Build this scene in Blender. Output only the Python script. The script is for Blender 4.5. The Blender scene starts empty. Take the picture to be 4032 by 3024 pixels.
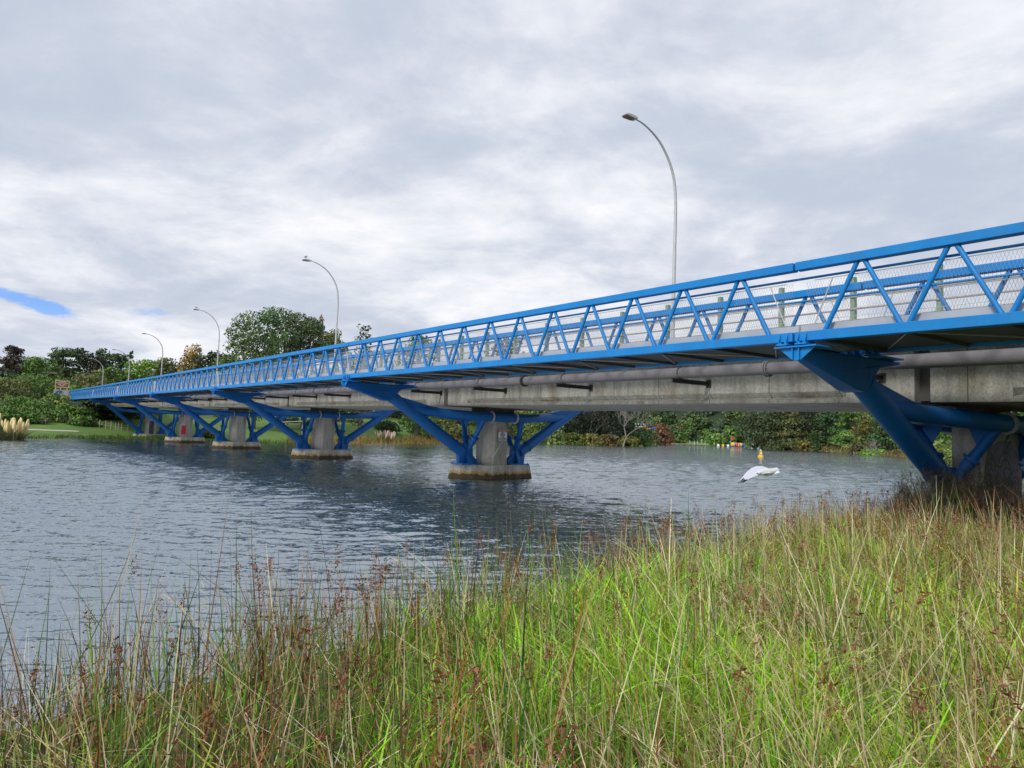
import bpy, math, random
import numpy as np
from mathutils import Vector, Matrix
R = random.Random(7); NR = np.random.default_rng(11)
SC = bpy.context.scene; COL = SC.collection
PI = math.pi
# ---------------------------------------------------------------- camera model (fitted to the photograph)
F, PITCH, ROLL, TH, EYE = 2914.09, .0695, .0321, .6265, 2.1217
CT, ST = math.cos(TH), math.sin(TH)
def L2W(l, s, z=0.): return Vector((-s*ST + l*CT, s*CT + l*ST, z))
def W2L(x, y): return (x*CT + y*ST, -x*ST + y*CT)
def ray(px, py):
    u, v = px-2016, py-1512
    c, q = math.cos(ROLL), math.sin(ROLL); u, v = u*c+v*q, -u*q+v*c
    c, q = math.cos(PITCH), math.sin(PITCH)
    return Vector((u/F, c+v/F*q, q-v/F*c))
def at(px, py, Y):                      # world point seen at a pixel, Y metres ahead
    r = ray(px, py); t = Y/r.y
    return Vector((r.x*t, Y, EYE+r.z*t))
def atl(px, py, l):
    r = ray(px, py); t = l/(r.x*CT+r.y*ST); return Vector((r.x*t, r.y*t, EYE+r.z*t))
def zf(s): return EYE+2.163+.4927*s/50+.0335*(s/50)**2      # top of the footbridge's bottom chord
# ---------------------------------------------------------------- materials
def mat(name, col, rough=.6, metal=0., noise=None, bump=None, col2=None, spec=.5, attr=None, trans=0.):
    m = bpy.data.materials.new(name); m.use_nodes = True
    nt = m.node_tree; b = nt.nodes['Principled BSDF']; N = nt.nodes.new; K = nt.links.new
    b.inputs['Roughness'].default_value = rough; b.inputs['Metallic'].default_value = metal
    b.inputs['Specular IOR Level'].default_value = spec
    b.inputs['Base Color'].default_value = (*col, 1)
    src = None
    tc = N('ShaderNodeTexCoord')
    if attr:
        a = N('ShaderNodeAttribute'); a.attribute_name = attr; src = a.outputs['Color']
    if noise:
        n = N('ShaderNodeTexNoise'); n.inputs['Scale'].default_value = noise; n.inputs['Detail'].default_value = 6
        n.inputs['Roughness'].default_value = .65
        K(tc.outputs['Object'], n.inputs['Vector'])
        r = N('ShaderNodeValToRGB'); r.color_ramp.elements[0].position = .3; r.color_ramp.elements[1].position = .7
        r.color_ramp.elements[0].color = (*col, 1); r.color_ramp.elements[1].color = (*(col2 or col), 1)
        K(n.outputs['Fac'], r.inputs['Fac']); src = r.outputs['Color']
    if src: K(src, b.inputs['Base Color'])
    if bump:
        n2 = N('ShaderNodeTexNoise'); n2.inputs['Scale'].default_value = bump[0]; n2.inputs['Detail'].default_value = 5
        K(tc.outputs['Object'], n2.inputs['Vector'])
        bp = N('ShaderNodeBump'); bp.inputs['Strength'].default_value = bump[1]; bp.inputs['Distance'].default_value = bump[2]
        K(n2.outputs['Fac'], bp.inputs['Height']); K(bp.outputs['Normal'], b.inputs['Normal'])
    if trans:
        t = N('ShaderNodeBsdfTranslucent'); mx = N('ShaderNodeMixShader'); mx.inputs[0].default_value = trans
        if src: K(src, t.inputs['Color'])
        else: t.inputs['Color'].default_value = (*col, 1)
        K(b.outputs[0], mx.inputs[1]); K(t.outputs[0], mx.inputs[2]); K(mx.outputs[0], nt.nodes['Material Output'].inputs['Surface'])
    return m
M = {}
M['blue'] = mat('blue_paint', (.004,.175,.50), .45, noise=1.3, col2=(.007,.215,.57), spec=.32)
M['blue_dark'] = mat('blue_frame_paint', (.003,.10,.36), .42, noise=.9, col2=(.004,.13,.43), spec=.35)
for k_ in ('blue','blue_dark'):
    nt = M[k_].node_tree; b = nt.nodes['Principled BSDF']; base = b.inputs['Base Color'].links[0].from_socket
    tc = nt.nodes.new('ShaderNodeTexCoord'); mp = nt.nodes.new('ShaderNodeMapping'); mp.inputs['Scale'].default_value = (2.5,2.5,.7); nt.links.new(tc.outputs['Object'], mp.inputs[0])
    n = nt.nodes.new('ShaderNodeTexNoise'); n.inputs['Scale'].default_value = 1.6; n.inputs['Detail'].default_value = 9; n.inputs['Roughness'].default_value = .72; nt.links.new(mp.outputs[0], n.inputs['Vector'])
    r = nt.nodes.new('ShaderNodeValToRGB'); r.color_ramp.elements[0].position = .50; r.color_ramp.elements[1].position = .78; nt.links.new(n.outputs['Fac'], r.inputs[0])
    ml = nt.nodes.new('ShaderNodeMath'); ml.operation = 'MULTIPLY'; ml.inputs[1].default_value = .55; nt.links.new(r.outputs[0], ml.inputs[0])
    x = nt.nodes.new('ShaderNodeMix'); x.data_type = 'RGBA'; x.inputs[7].default_value = (.045,.12,.22,1); nt.links.new(ml.outputs[0], x.inputs[0]); nt.links.new(base, x.inputs[6]); nt.links.new(x.outputs[2], b.inputs['Base Color'])
    r2 = nt.nodes.new('ShaderNodeMapRange'); r2.inputs[3].default_value = .36; r2.inputs[4].default_value = .62; nt.links.new(n.outputs['Fac'], r2.inputs[0]); nt.links.new(r2.outputs[0], b.inputs['Roughness'])
M['galv'] = mat('galvanised_steel', (.40,.42,.42), .5, .15, noise=3, col2=(.52,.54,.54))
M['wire'] = mat('wire_steel', (.32,.35,.39), .5, .1)
M['plate'] = mat('grey_plate', (.31,.34,.38), .5, noise=2, col2=(.38,.41,.45))
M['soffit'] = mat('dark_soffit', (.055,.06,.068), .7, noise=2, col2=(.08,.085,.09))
M['black'] = mat('black_steel', (.03,.03,.033), .6, noise=8, col2=(.05,.045,.04))
M['pipe'] = mat('grey_pipe_coating', (.15,.142,.152), .8, noise=5, col2=(.19,.18,.19))
M['green_post'] = mat('pale_green_post', (.17,.27,.18), .7, noise=18, col2=(.26,.36,.25))
M['rail'] = mat('weathered_rail', (.30,.28,.24), .6, .3, noise=14, col2=(.46,.44,.40))
M['asphalt'] = mat('asphalt', (.045,.045,.047), .9, noise=12, col2=(.065,.063,.06))
M['white'] = mat('white_paint', (.78,.79,.78), .4)
M['red'] = mat('red_paint', (.55,.03,.03), .45)
M['ink'] = mat('black_lettering', (.02,.02,.02), .6)
M['brown_sign'] = mat('brown_sign_face', (.18,.055,.022), .5)
M['cream'] = mat('cream_paint', (.72,.62,.48), .5)
M['wood'] = mat('grey_timber', (.30,.27,.20), .85, noise=20, col2=(.42,.38,.29))
M['bark'] = mat('tree_bark', (.07,.06,.045), .9, noise=6, col2=(.17,.14,.11))
M['pale_bark'] = mat('bleached_bark', (.15,.13,.11), .9, noise=5, col2=(.27,.24,.20))
M['glass'] = mat('dark_glass', (.03,.035,.04), .1, spec=.8)
M['rubber'] = mat('tyre_rubber', (.02,.02,.02), .8)
M['yellow'] = mat('yellow_plastic', (.80,.47,.01), .4)
M['vblue'] = mat('blue_plastic', (.01,.07,.42), .4)
M['orange'] = mat('orange_plastic', (.75,.24,.02), .5)
M['gull_white'] = mat('gull_white', (.66,.68,.71), .7)
M['gull_grey'] = mat('gull_grey', (.50,.53,.60), .7)
M['gravel'] = mat('pale_gravel', (.42,.38,.30), .95, noise=3, col2=(.52,.47,.38))
M['road_mark'] = mat('road_marking', (.7,.7,.68), .6)
def concrete(name, c1, c2, stain, seams=False, waterline=False):
    m = mat(name, c1, .88, noise=1.1, col2=c2, bump=(9, .35, .02)); nt = m.node_tree; N = nt.nodes.new; K = nt.links.new
    b = nt.nodes['Principled BSDF']; base = b.inputs['Base Color'].links[0].from_socket
    tc = N('ShaderNodeTexCoord'); mp = N('ShaderNodeMapping'); mp.inputs['Scale'].default_value = (.8,.28,.16)
    K(tc.outputs['Object'], mp.inputs['Vector'])
    n = N('ShaderNodeTexNoise'); n.inputs['Scale'].default_value = 2.2; n.inputs['Detail'].default_value = 8; n.inputs['Roughness'].default_value = .7
    K(mp.outputs['Vector'], n.inputs['Vector'])
    r = N('ShaderNodeValToRGB'); r.color_ramp.elements[0].position = .50; r.color_ramp.elements[1].position = .70
    K(n.outputs['Fac'], r.inputs['Fac'])
    mx = N('ShaderNodeMix'); mx.data_type = 'RGBA'; mx.inputs[7].default_value = (*stain, 1)
    K(r.outputs['Color'], mx.inputs[0]); K(base, mx.inputs[6]); out = mx.outputs[2]
    mp5 = N('ShaderNodeMapping'); mp5.inputs['Scale'].default_value = (3.2,3.2,.22); K(tc.outputs['Object'], mp5.inputs['Vector'])
    n5 = N('ShaderNodeTexNoise'); n5.inputs['Scale'].default_value = 1.8; n5.inputs['Detail'].default_value = 7; K(mp5.outputs['Vector'], n5.inputs['Vector'])
    r5 = N('ShaderNodeMapRange'); r5.inputs[1].default_value = .42; r5.inputs[2].default_value = .66; r5.inputs[3].default_value = 1.06; r5.inputs[4].default_value = .78; K(n5.outputs['Fac'], r5.inputs[0])
    m5 = N('ShaderNodeVectorMath'); m5.operation = 'SCALE'; K(out, m5.inputs[0]); K(r5.outputs[0], m5.inputs['Scale']); out = m5.outputs[0]
    # fine grain
    n3 = N('ShaderNodeTexNoise'); n3.inputs['Scale'].default_value = 22; n3.inputs['Detail'].default_value = 6
    K(tc.outputs['Object'], n3.inputs['Vector'])
    r3 = N('ShaderNodeMapRange'); r3.inputs[1].default_value = .3; r3.inputs[2].default_value = .7; r3.inputs[3].default_value = .72; r3.inputs[4].default_value = 1.15
    K(n3.outputs['Fac'], r3.inputs[0])
    m3 = N('ShaderNodeVectorMath'); m3.operation = 'SCALE'; K(out, m3.inputs[0]); K(r3.outputs[0], m3.inputs['Scale']); out = m3.outputs[0]
    sp = N('ShaderNodeSeparateXYZ'); K(tc.outputs['Object'], sp.inputs[0])
    if seams:
        md = N('ShaderNodeMath'); md.operation = 'PINGPONG'; md.inputs[1].default_value = 1.05; K(sp.outputs['Y'], md.inputs[0])
        lt = N('ShaderNodeMath'); lt.operation = 'LESS_THAN'; lt.inputs[1].default_value = .012; K(md.outputs[0], lt.inputs[0])
        mx2 = N('ShaderNodeMix'); mx2.data_type = 'RGBA'; mx2.inputs[7].default_value = (.10,.095,.08,1)
        K(lt.outputs[0], mx2.inputs[0]); K(out, mx2.inputs[6]); out = mx2.outputs[2]
    if waterline:
        n4 = N('ShaderNodeTexNoise'); n4.inputs['Scale'].default_value = 3.5; n4.inputs['Detail'].default_value = 5; K(tc.outputs['Object'], n4.inputs['Vector'])
        ad = N('ShaderNodeMath'); ad.operation = 'MULTIPLY_ADD'; ad.inputs[1].default_value = -.32; K(n4.outputs['Fac'], ad.inputs[0]); K(sp.outputs['Z'], ad.inputs[2])
        rr = N('ShaderNodeValToRGB'); e = rr.color_ramp.elements
        e[0].position = 0; e[0].color = (.05,.035,.02,1); e[1].position = .06; e[1].color = (.075,.055,.03,1)
        for p, c in ((.075,(.30,.20,.06,1)), (.16,(.34,.26,.10,1)), (.22,(1,1,1,1))):
            q = e.new(p); q.color = c
        K(ad.outputs[0], rr.inputs['Fac'])
        ml = N('ShaderNodeMix'); ml.data_type = 'RGBA'; ml.blend_type = 'MULTIPLY'; ml.inputs[0].default_value = 1
        sc = N('ShaderNodeVectorMath'); sc.operation = 'MULTIPLY'; K(out, sc.inputs[0]); K(rr.outputs['Color'], sc.inputs[1]); out = sc.outputs[0]
        e[0].color = (.16,.12,.08,1); e[1].color = (.22,.17,.10,1); e[2].color = (.80,.58,.28,1); e[3].color = (.85,.72,.42,1)
    K(out, b.inputs['Base Color']); return m
M['girder'] = concrete('girder_concrete', (.38,.37,.325), (.49,.475,.42), (.19,.15,.09), seams=True)
M['pier'] = concrete('pier_concrete', (.40,.39,.35), (.50,.48,.44), (.26,.23,.18))
M['cap'] = concrete('cap_concrete', (.46,.44,.38), (.56,.53,.46), (.28,.24,.18), waterline=True)
M['bearing'] = mat('bearing_concrete', (.10,.095,.09), .9, noise=2, col2=(.14,.13,.12))
def mural_mat():
    m = mat('mural_paint', (.05,.05,.07), .7); nt = m.node_tree; N = nt.nodes.new; K = nt.links.new; b = nt.nodes['Principled BSDF']
    tc = N('ShaderNodeTexCoord'); mp = N('ShaderNodeMapping'); mp.inputs['Location'].default_value = (-.05,.72,-1.45); K(tc.outputs['Object'], mp.inputs[0])
    ln = N('ShaderNodeVectorMath'); ln.operation = 'LENGTH'; K(mp.outputs[0], ln.inputs[0])
    w = N('ShaderNodeTexWave'); w.wave_type = 'RINGS'; w.rings_direction = 'SPHERICAL'; w.inputs['Scale'].default_value = 1.25; w.inputs['Distortion'].default_value = 7.5; w.inputs['Detail'].default_value = 1; w.inputs['Detail Scale'].default_value = 1.6
    K(mp.outputs[0], w.inputs['Vector'])
    vo = N('ShaderNodeTexVoronoi'); vo.feature = 'DISTANCE_TO_EDGE'; vo.inputs['Scale'].default_value = 4.2; K(mp.outputs[0], vo.inputs['Vector'])
    r = N('ShaderNodeValToRGB'); e = r.color_ramp.elements; e[0].position = .22; e[0].color = (.02,.02,.03,1); e[1].position = .34; e[1].color = (.11,.105,.15,1); K(w.outputs['Fac'], r.inputs[0])
    g = N('ShaderNodeMath'); g.operation = 'GREATER_THAN'; g.inputs[1].default_value = .03; K(vo.outputs['Distance'], g.inputs[0])
    q = N('ShaderNodeVectorMath'); q.operation = 'SCALE'; K(r.outputs[0], q.inputs[0]); K(g.outputs[0], q.inputs['Scale'])
    o = N('ShaderNodeMath'); o.operation = 'GREATER_THAN'; o.inputs[1].default_value = 1.12; K(ln.outputs['Value'], o.inputs[0])
    x = N('ShaderNodeMix'); x.data_type = 'RGBA'; x.inputs[7].default_value = (.36,.35,.32,1); K(o.outputs[0], x.inputs[0]); K(q.outputs[0], x.inputs[6]); K(x.outputs[2], b.inputs['Base Color']); return m
M['mural'] = mural_mat()
def water_mat():
    m = mat('lake_water', (.012,.028,.034), .045, spec=.5); nt = m.node_tree; N = nt.nodes.new; K = nt.links.new; b = nt.nodes['Principled BSDF']
    b.inputs['IOR'].default_value = 6.5; b.inputs['Specular Tint'].default_value = (.90,.96,1,1)
    tc = N('ShaderNodeTexCoord'); hs = None
    # slopes taken straight from noise, so that far ripples keep their spread
    for (sx, sy, sc, ax, ay, rot, det) in ((.8,2.0,5.,.22,.40,-.25,2), (1.1,3.0,14.,.45,.85,.2,2)):
        mp = N('ShaderNodeMapping'); mp.inputs['Scale'].default_value = (sx,sy,1); mp.inputs['Rotation'].default_value = (0,0,rot); K(tc.outputs['Object'], mp.inputs[0])
        n = N('ShaderNodeTexNoise'); n.inputs['Scale'].default_value = sc; n.inputs['Detail'].default_value = det; n.inputs['Roughness'].default_value = .5; K(mp.outputs[0], n.inputs['Vector'])
        a = N('ShaderNodeVectorMath'); a.operation = 'SUBTRACT'; a.inputs[1].default_value = (.5,.5,.5); K(n.outputs['Color'], a.inputs[0])
        q = N('ShaderNodeVectorMath'); q.operation = 'MULTIPLY'; q.inputs[1].default_value = (ax,ay,0); K(a.outputs[0], q.inputs[0])
        if hs: w = N('ShaderNodeVectorMath'); K(hs, w.inputs[0]); K(q.outputs[0], w.inputs[1]); hs = w.outputs[0]
        else: hs = q.outputs[0]
    # calmer and rougher patches where the breeze touches the lake
    mp = N('ShaderNodeMapping'); mp.inputs['Scale'].default_value = (.035,.08,1); K(tc.outputs['Object'], mp.inputs[0])
    n = N('ShaderNodeTexNoise'); n.inputs['Scale'].default_value = 1.; n.inputs['Detail'].default_value = 4; K(mp.outputs[0], n.inputs['Vector'])
    r = N('ShaderNodeMapRange'); r.inputs[1].default_value = .35; r.inputs[2].default_value = .65; r.inputs[3].default_value = .7; r.inputs[4].default_value = 1.2; K(n.outputs['Fac'], r.inputs[0])
    q = N('ShaderNodeVectorMath'); q.operation = 'SCALE'; K(hs, q.inputs[0]); K(r.outputs[0], q.inputs['Scale'])
    ge = N('ShaderNodeNewGeometry'); ad = N('ShaderNodeVectorMath'); K(ge.outputs['Normal'], ad.inputs[1]); K(q.outputs[0], ad.inputs[0])
    nm = N('ShaderNodeVectorMath'); nm.operation = 'NORMALIZE'; K(ad.outputs[0], nm.inputs[0]); K(nm.outputs[0], b.inputs['Normal'])
    return m
M['water'] = water_mat()
# ---------------------------------------------------------------- mesh builder
class MB:
    def __init__(s): s.v = []; s.f = []
    def add(s, vs, fs):
        o = len(s.v); s.v += [tuple(p) for p in vs]; s.f += [tuple(i+o for i in f) for f in fs]; return s
    def box(s, x0, x1, y0, y1, z0, z1, sh=0.):       # sh: rise in z per metre of y
        vs = [(x, y, z+sh*y) for z in (z0, z1) for x, y in ((x0,y0),(x1,y0),(x1,y1),(x0,y1))]
        return s.add(vs, [(3,2,1,0),(4,5,6,7),(0,1,5,4),(1,2,6,5),(2,3,7,6),(3,0,4,7)])
    def prism(s, pts, ax, a, b, sh=0.):              # polygon in the plane normal to axis ax, from a to b
        n = len(pts)
        def P(u, v, w): return {'x': (w,u,v), 'y': (u,w,v), 'z': (u,v,w)}[ax]
        vs = [P(u,v,a) for u,v in pts]+[P(u,v,b) for u,v in pts]
        vs = [(x,y,z+sh*y) for x,y,z in vs]
        return s.add(vs, [tuple(range(n))[::-1], tuple(range(n,2*n))]+[(i,(i+1)%n,n+(i+1)%n,n+i) for i in range(n)])
    def tube(s, p0, p1, r0, r1=None, n=12, cap=True):
        return s.path([p0,p1], [r0, r0 if r1 is None else r1], n, cap)
    def path(s, pts, rs, n=10, cap=True):
        pts = [Vector(p) for p in pts]; k = len(pts); vs = []; up = None
        for i, p in enumerate(pts):
            d = (pts[min(i+1,k-1)]-pts[max(i-1,0)]).normalized()
            if up is None:
                up = Vector((0,0,1)) if abs(d.z) < .9 else Vector((1,0,0))
            a = d.cross(up).normalized(); b = a.cross(d).normalized(); up = b
            vs += [p+(a*math.cos(t)+b*math.sin(t))*rs[i] for t in (2*PI*j/n for j in range(n))]
        fs = [(i*n+j, i*n+(j+1)%n, (i+1)*n+(j+1)%n, (i+1)*n+j) for i in range(k-1) for j in range(n)]
        if cap: fs += [tuple(range(n))[::-1], tuple(range((k-1)*n, k*n))]
        return s.add(vs, fs)
    def lathe(s, prof, c=(0,0,0), n=20):
        vs = [(c[0]+r*math.cos(2*PI*j/n), c[1]+r*math.sin(2*PI*j/n), c[2]+z) for r, z in prof for j in range(n)]
        k = len(prof)
        return s.add(vs, [(i*n+j, i*n+(j+1)%n, (i+1)*n+(j+1)%n, (i+1)*n+j) for i in range(k-1) for j in range(n)]+[tuple(range(n))[::-1], tuple(range((k-1)*n,k*n))])
    def ell(s, c, r, rot=None, n=14, m=8):
        vs = []
        for i in range(m+1):
            t = PI*i/m
            for j in range(n):
                p = Vector((r[0]*math.sin(t)*math.cos(2*PI*j/n), r[1]*math.sin(t)*math.sin(2*PI*j/n), r[2]*math.cos(t)))
                if rot: p = rot @ p
                vs.append(p+Vector(c))
        return s.add(vs, [(i*n+j, (i+1)*n+j, (i+1)*n+(j+1)%n, i*n+(j+1)%n) for i in range(m) for j in range(n)])
    def build(s, name, m, parent=None, smooth=None, bevel=0.):
        me = bpy.data.meshes.new(name); me.from_pydata(s.v, [], s.f); me.materials.append(m); me.update()
        return link(name, me, parent, smooth, bevel)
def link(name, me, parent=None, smooth=None, bevel=0.):
    if smooth:
        me.polygons.foreach_set('use_smooth', [True]*len(me.polygons))
        try: me.set_sharp_from_angle(angle=math.radians(smooth))
        except Exception: pass
    o = bpy.data.objects.new(name, me); COL.objects.link(o)
    if parent: o.parent = parent
    if bevel:
        b = o.modifiers.new('bevel', 'BEVEL'); b.width = bevel; b.segments = 2; b.limit_method = 'ANGLE'
    return o
def tag(o, label=None, cat=None, group=None, kind=None):
    for k, v in (('label',label),('category',cat),('group',group),('kind',kind)):
        if v: o[k] = v
    return o
def empty(name, loc=(0,0,0), rz=0., **kw):
    o = bpy.data.objects.new(name, None); COL.objects.link(o); o.location = loc; o.rotation_euler = (0,0,rz); o.empty_display_size = .2
    return tag(o, **kw)
def leaf(name, me, parent=None, loc=(0,0,0)):
    o = bpy.data.objects.new(name, me); COL.objects.link(o); o.parent = parent; o.location = loc; return o
def meshdata(mb, name, m, smooth=True):
    me = bpy.data.meshes.new(name); me.from_pydata(mb.v, [], mb.f); me.materials.append(m)
    if smooth: me.polygons.foreach_set('use_smooth', [True]*len(me.polygons))
    me.update(); return me
def npmesh(name, v, f, m, col=None, smooth=False):
    """v (N,3), f (K,4) arrays -> mesh, optional colour per vertex"""
    me = bpy.data.meshes.new(name); nf = len(f); k = f.shape[1]
    me.vertices.add(len(v)); me.vertices.foreach_set('co', v.astype(np.float32).ravel())
    me.loops.add(nf*k); me.loops.foreach_set('vertex_index', f.astype(np.int32).ravel())
    me.polygons.add(nf); me.polygons.foreach_set('loop_start', np.arange(0, nf*k, k, dtype=np.int32))
    try: me.polygons.foreach_set('loop_total', np.full(nf, k, dtype=np.int32))
    except Exception: pass
    me.update(calc_edges=True)
    if col is not None:
        a = me.color_attributes.new('Col', 'FLOAT_COLOR', 'POINT')
        a.data.foreach_set('color', np.concatenate([col, np.ones((len(col),1))], 1).astype(np.float32).ravel())
    if smooth: me.polygons.foreach_set('use_smooth', np.ones(nf, dtype=bool))
    me.materials.append(m); return me
# ---------------------------------------------------------------- footbridge spans
S0, SP, HT = 8.65, 22.0, 1.42
LF, LR = 13.29, 15.87
BAY, OFF = 1.6075, .55
joints = [S0-SP, S0]+[S0+SP*i for i in range(1,6)]+[150.]
span_lab = ['blue footbridge span nearest the camera at the right edge','blue lattice footbridge span between the big right pier frame and the danger sign pier',
 'blue footbridge span just left of the danger sign pier frame','blue footbridge span passing in front of the tall clump of trees','blue footbridge span leading to the pier with the red panel',
 'blue footbridge span over the pier beside the left bank','blue footbridge end span meeting the painted abutment wall']
dmesh = {}
def diag_mesh(k, bay, gap=.075):
    if (k, round(bay,3)) not in dmesh:
        h = HT-.17
        mb = MB().tube((0,gap if k>0 else -gap,0), (0,k*(bay/2)-(gap if k>0 else -gap),h), .047, n=12, cap=False)
        dmesh[(k, round(bay,3))] = meshdata(mb, 'diagonal_brace', M['blue'])
    return dmesh[(k, round(bay,3))]
def wire_panel(y0, y1, z0, z1, sh, pitch=.060, ang=1.2, r=.0017):
    tx = math.tan(PI/2-ang); h = z1-z0; dy = h*tx
    starts = np.arange(y0-dy, y1, pitch); V = []; Fc = []
    for sgn in (1, -1):
        for a in starts:
            p0 = (a, z0) if sgn > 0 else (a+dy, z0); p1 = (a+dy, z1) if sgn > 0 else (a, z1)
            (ya, za), (yb, zb) = p0, p1
            def clip(ya, za, yb, zb):
                if (ya < y0 and yb < y0) or (ya > y1 and yb > y1): return None
                for _ in range(2):
                    if ya < y0: t = (y0-ya)/(yb-ya); ya, za = y0, za+t*(zb-za)
                    if ya > y1: t = (y1-ya)/(yb-ya); ya, za = y1, za+t*(zb-za)
                    ya, za, yb, zb = yb, zb, ya, za
                return ya, za, yb, zb
            c = clip(ya, za, yb, zb)
            if not c: continue
            ya, za, yb, zb = c; o = len(V)
            for (yy, zz) in ((ya,za),(yb,zb)):
                V += [(-r, yy, zz+sh*yy), (r*.6, yy-r*1.2, zz+sh*yy), (r*.6, yy+r*1.2, zz+sh*yy)]
            Fc += [(o,o+1,o+4,o+3),(o+1,o+2,o+5,o+4),(o+2,o,o+3,o+5)]
    return V, Fc
GRP = 'steel spans of the blue footbridge'
for i in range(7):
    sa, sb = joints[i], joints[i+1]; n = int(round((sb-sa-1.1)/BAY)); Ls = sb-sa; off = OFF
    bay = (Ls-2*off)/n; za = zf(sa); sh = (zf(sb)-za)/Ls
    root = empty('footbridge_span', L2W(0, sa, za), TH, label=span_lab[i], cat='footbridge', group=GRP)
    a, b = .025, Ls-.025
    for L_, inn in ((LF, 1), (LR, -1)):
        MB().box(L_-.1, L_+.1, a, b, HT-.17, HT, sh).build('top_chord', M['blue'], root, bevel=.012)
        MB().box(L_-.1, L_+.1, a, b, -.19, 0, sh).build('bottom_chord', M['blue'], root, bevel=.012)
        for j in range(n):
            y = off+bay*j
            # the tubes are vertical-sheared copies: close enough to the slope of the deck
            leaf('diagonal_brace', diag_mesh(1, bay), root, (L_, y, sh*y-.004)); y2 = y+bay
            leaf('diagonal_brace', diag_mesh(-1, bay), root, (L_, y2, sh*y2-.004))
        li = L_+inn*.13
        h = MB().path([(li+inn*.05, a-.02, 1.12+sh*a), (li+inn*.05, b+.02, 1.12+sh*b)], [.026,.026], 8)
        h.build('handrail', M['blue'], root, smooth=60)
        w = MB()
        for zz in (1.05, .24):
            w.tube((li, a+.3, zz+sh*a), (li, b-.3, zz+sh*b), .010 if zz > 1 else .004, n=5, cap=False)
        for (ya, yb) in ((a+.3, a+.3+.38), (b-.3, b-.3-.38)):
            w.tube((li, yb, 1.05+sh*yb), (li, ya, .17+sh*ya), .014, n=6)
        w.build('mesh_frame', M['galv'], root)
        V, Fc = wire_panel(a+.12, b-.12, .17, 1.05, sh)
        w = MB(); w.add([(x+li, y, z) for x, y, z in V], Fc); w.build('wire_mesh', M['wire'], root)
        MB().box(min(li-.006,li+.006), max(li-.006,li+.006), a, b, -.03, .155, sh).build('kick_plate', M['plate'], root)
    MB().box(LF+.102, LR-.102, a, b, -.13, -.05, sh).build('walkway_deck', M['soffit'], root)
    cb = MB(); br = MB()
    for j in range(n+1):
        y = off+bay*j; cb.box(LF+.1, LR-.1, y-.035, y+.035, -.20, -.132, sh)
    for j in range(n):
        y = off+bay*j; y2 = y+bay
        if j % 2: y, y2 = y2, y
        br.tube((LF+.1, y, -.16+sh*y), (LR-.1, y2, -.16+sh*y2), .012, n=5)
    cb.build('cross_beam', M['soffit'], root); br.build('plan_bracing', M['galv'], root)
    for ye, d in ((a, 1), (b, -1)):
        if (i == 0 and d == 1) or (i == 6 and d == -1): continue
        for L_ in (LF, LR):
            q = MB(); x0, x1 = L_-.12, L_+.12
            for yy in (ye+d*.10, ye+d*.27):
                for (u0, u1, tri) in ((L_-.12, L_-.10, 1), (L_+.10, L_+.12, 1)):
                    pass
                q.prism([(L_-.17,-.232),(L_+.17,-.232),(L_+.17,-.205),(L_+.12,-.195),(L_-.12,-.195),(L_-.104,-.02),(L_-.17,-.16)] , 'y', yy-.009, yy+.009, sh)
            ys = sorted((ye+d*.06, ye+d*.31)); q.box(L_-.19, L_+.19, ys[0], ys[1], -.262, -.234, sh)
            for yy in (ye+d*.13, ye+d*.235): q.box(L_-.16, L_-.12, yy-.02, yy+.02, -.233, -.20, sh)
            q.build('bearing_bracket', M['blue'], root)
# ---------------------------------------------------------------- road bridge
CX = 20.95
gp = [S0-SP-.15+22.*k for k in range(8)]; gp[-1] = 151.
rb = empty('road_bridge', L2W(0,0,0), TH, label='long concrete road bridge carried beside the blue footbridge', cat='bridge')
def gz(s): return zf(s)-1.15
def girder_profile(x0, x1, zt, zb, recess):
    r = recess
    near = [(x0, zt), (x0, zb+.31), (x0+.17*r, zb+.15), (x0-.0*r, zb+.10), (x0, zb)]
    far = [(2*CX-p[0]-(x0*0), p[1]) for p in near][::-1]
    return near+far
for k in range(7):
    sa, sb = gp[k], gp[k+1]; za, zb = gz(sa), gz(sb); s_ = (zb-za)/(sb-sa)
    o = empty('girder', (0,sa,za)); o.parent = rb
    bb = MB(); Ls = sb-sa
    bb.prism([(18.2,1.45),(18.2,0),(2*CX-18.2,0),(2*CX-18.2,1.45)], 'y', .18, 1.9, s_)
    bb.prism([(18.2,1.45),(18.2,0),(2*CX-18.2,0),(2*CX-18.2,1.45)], 'y', Ls-1.9, Ls-.18, s_)
    P = girder_profile(18.205, 0, 1.45, .002, 1.); n = len(P)
    bb.prism(P, 'y', 1.9, Ls-1.9, s_)
    g = bb.build('girder', M['girder'], rb, bevel=.01); g.location = (0,sa,za); bpy.data.objects.remove(o)
dk = MB(); kb = MB(); df = MB(); mk = MB()
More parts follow.
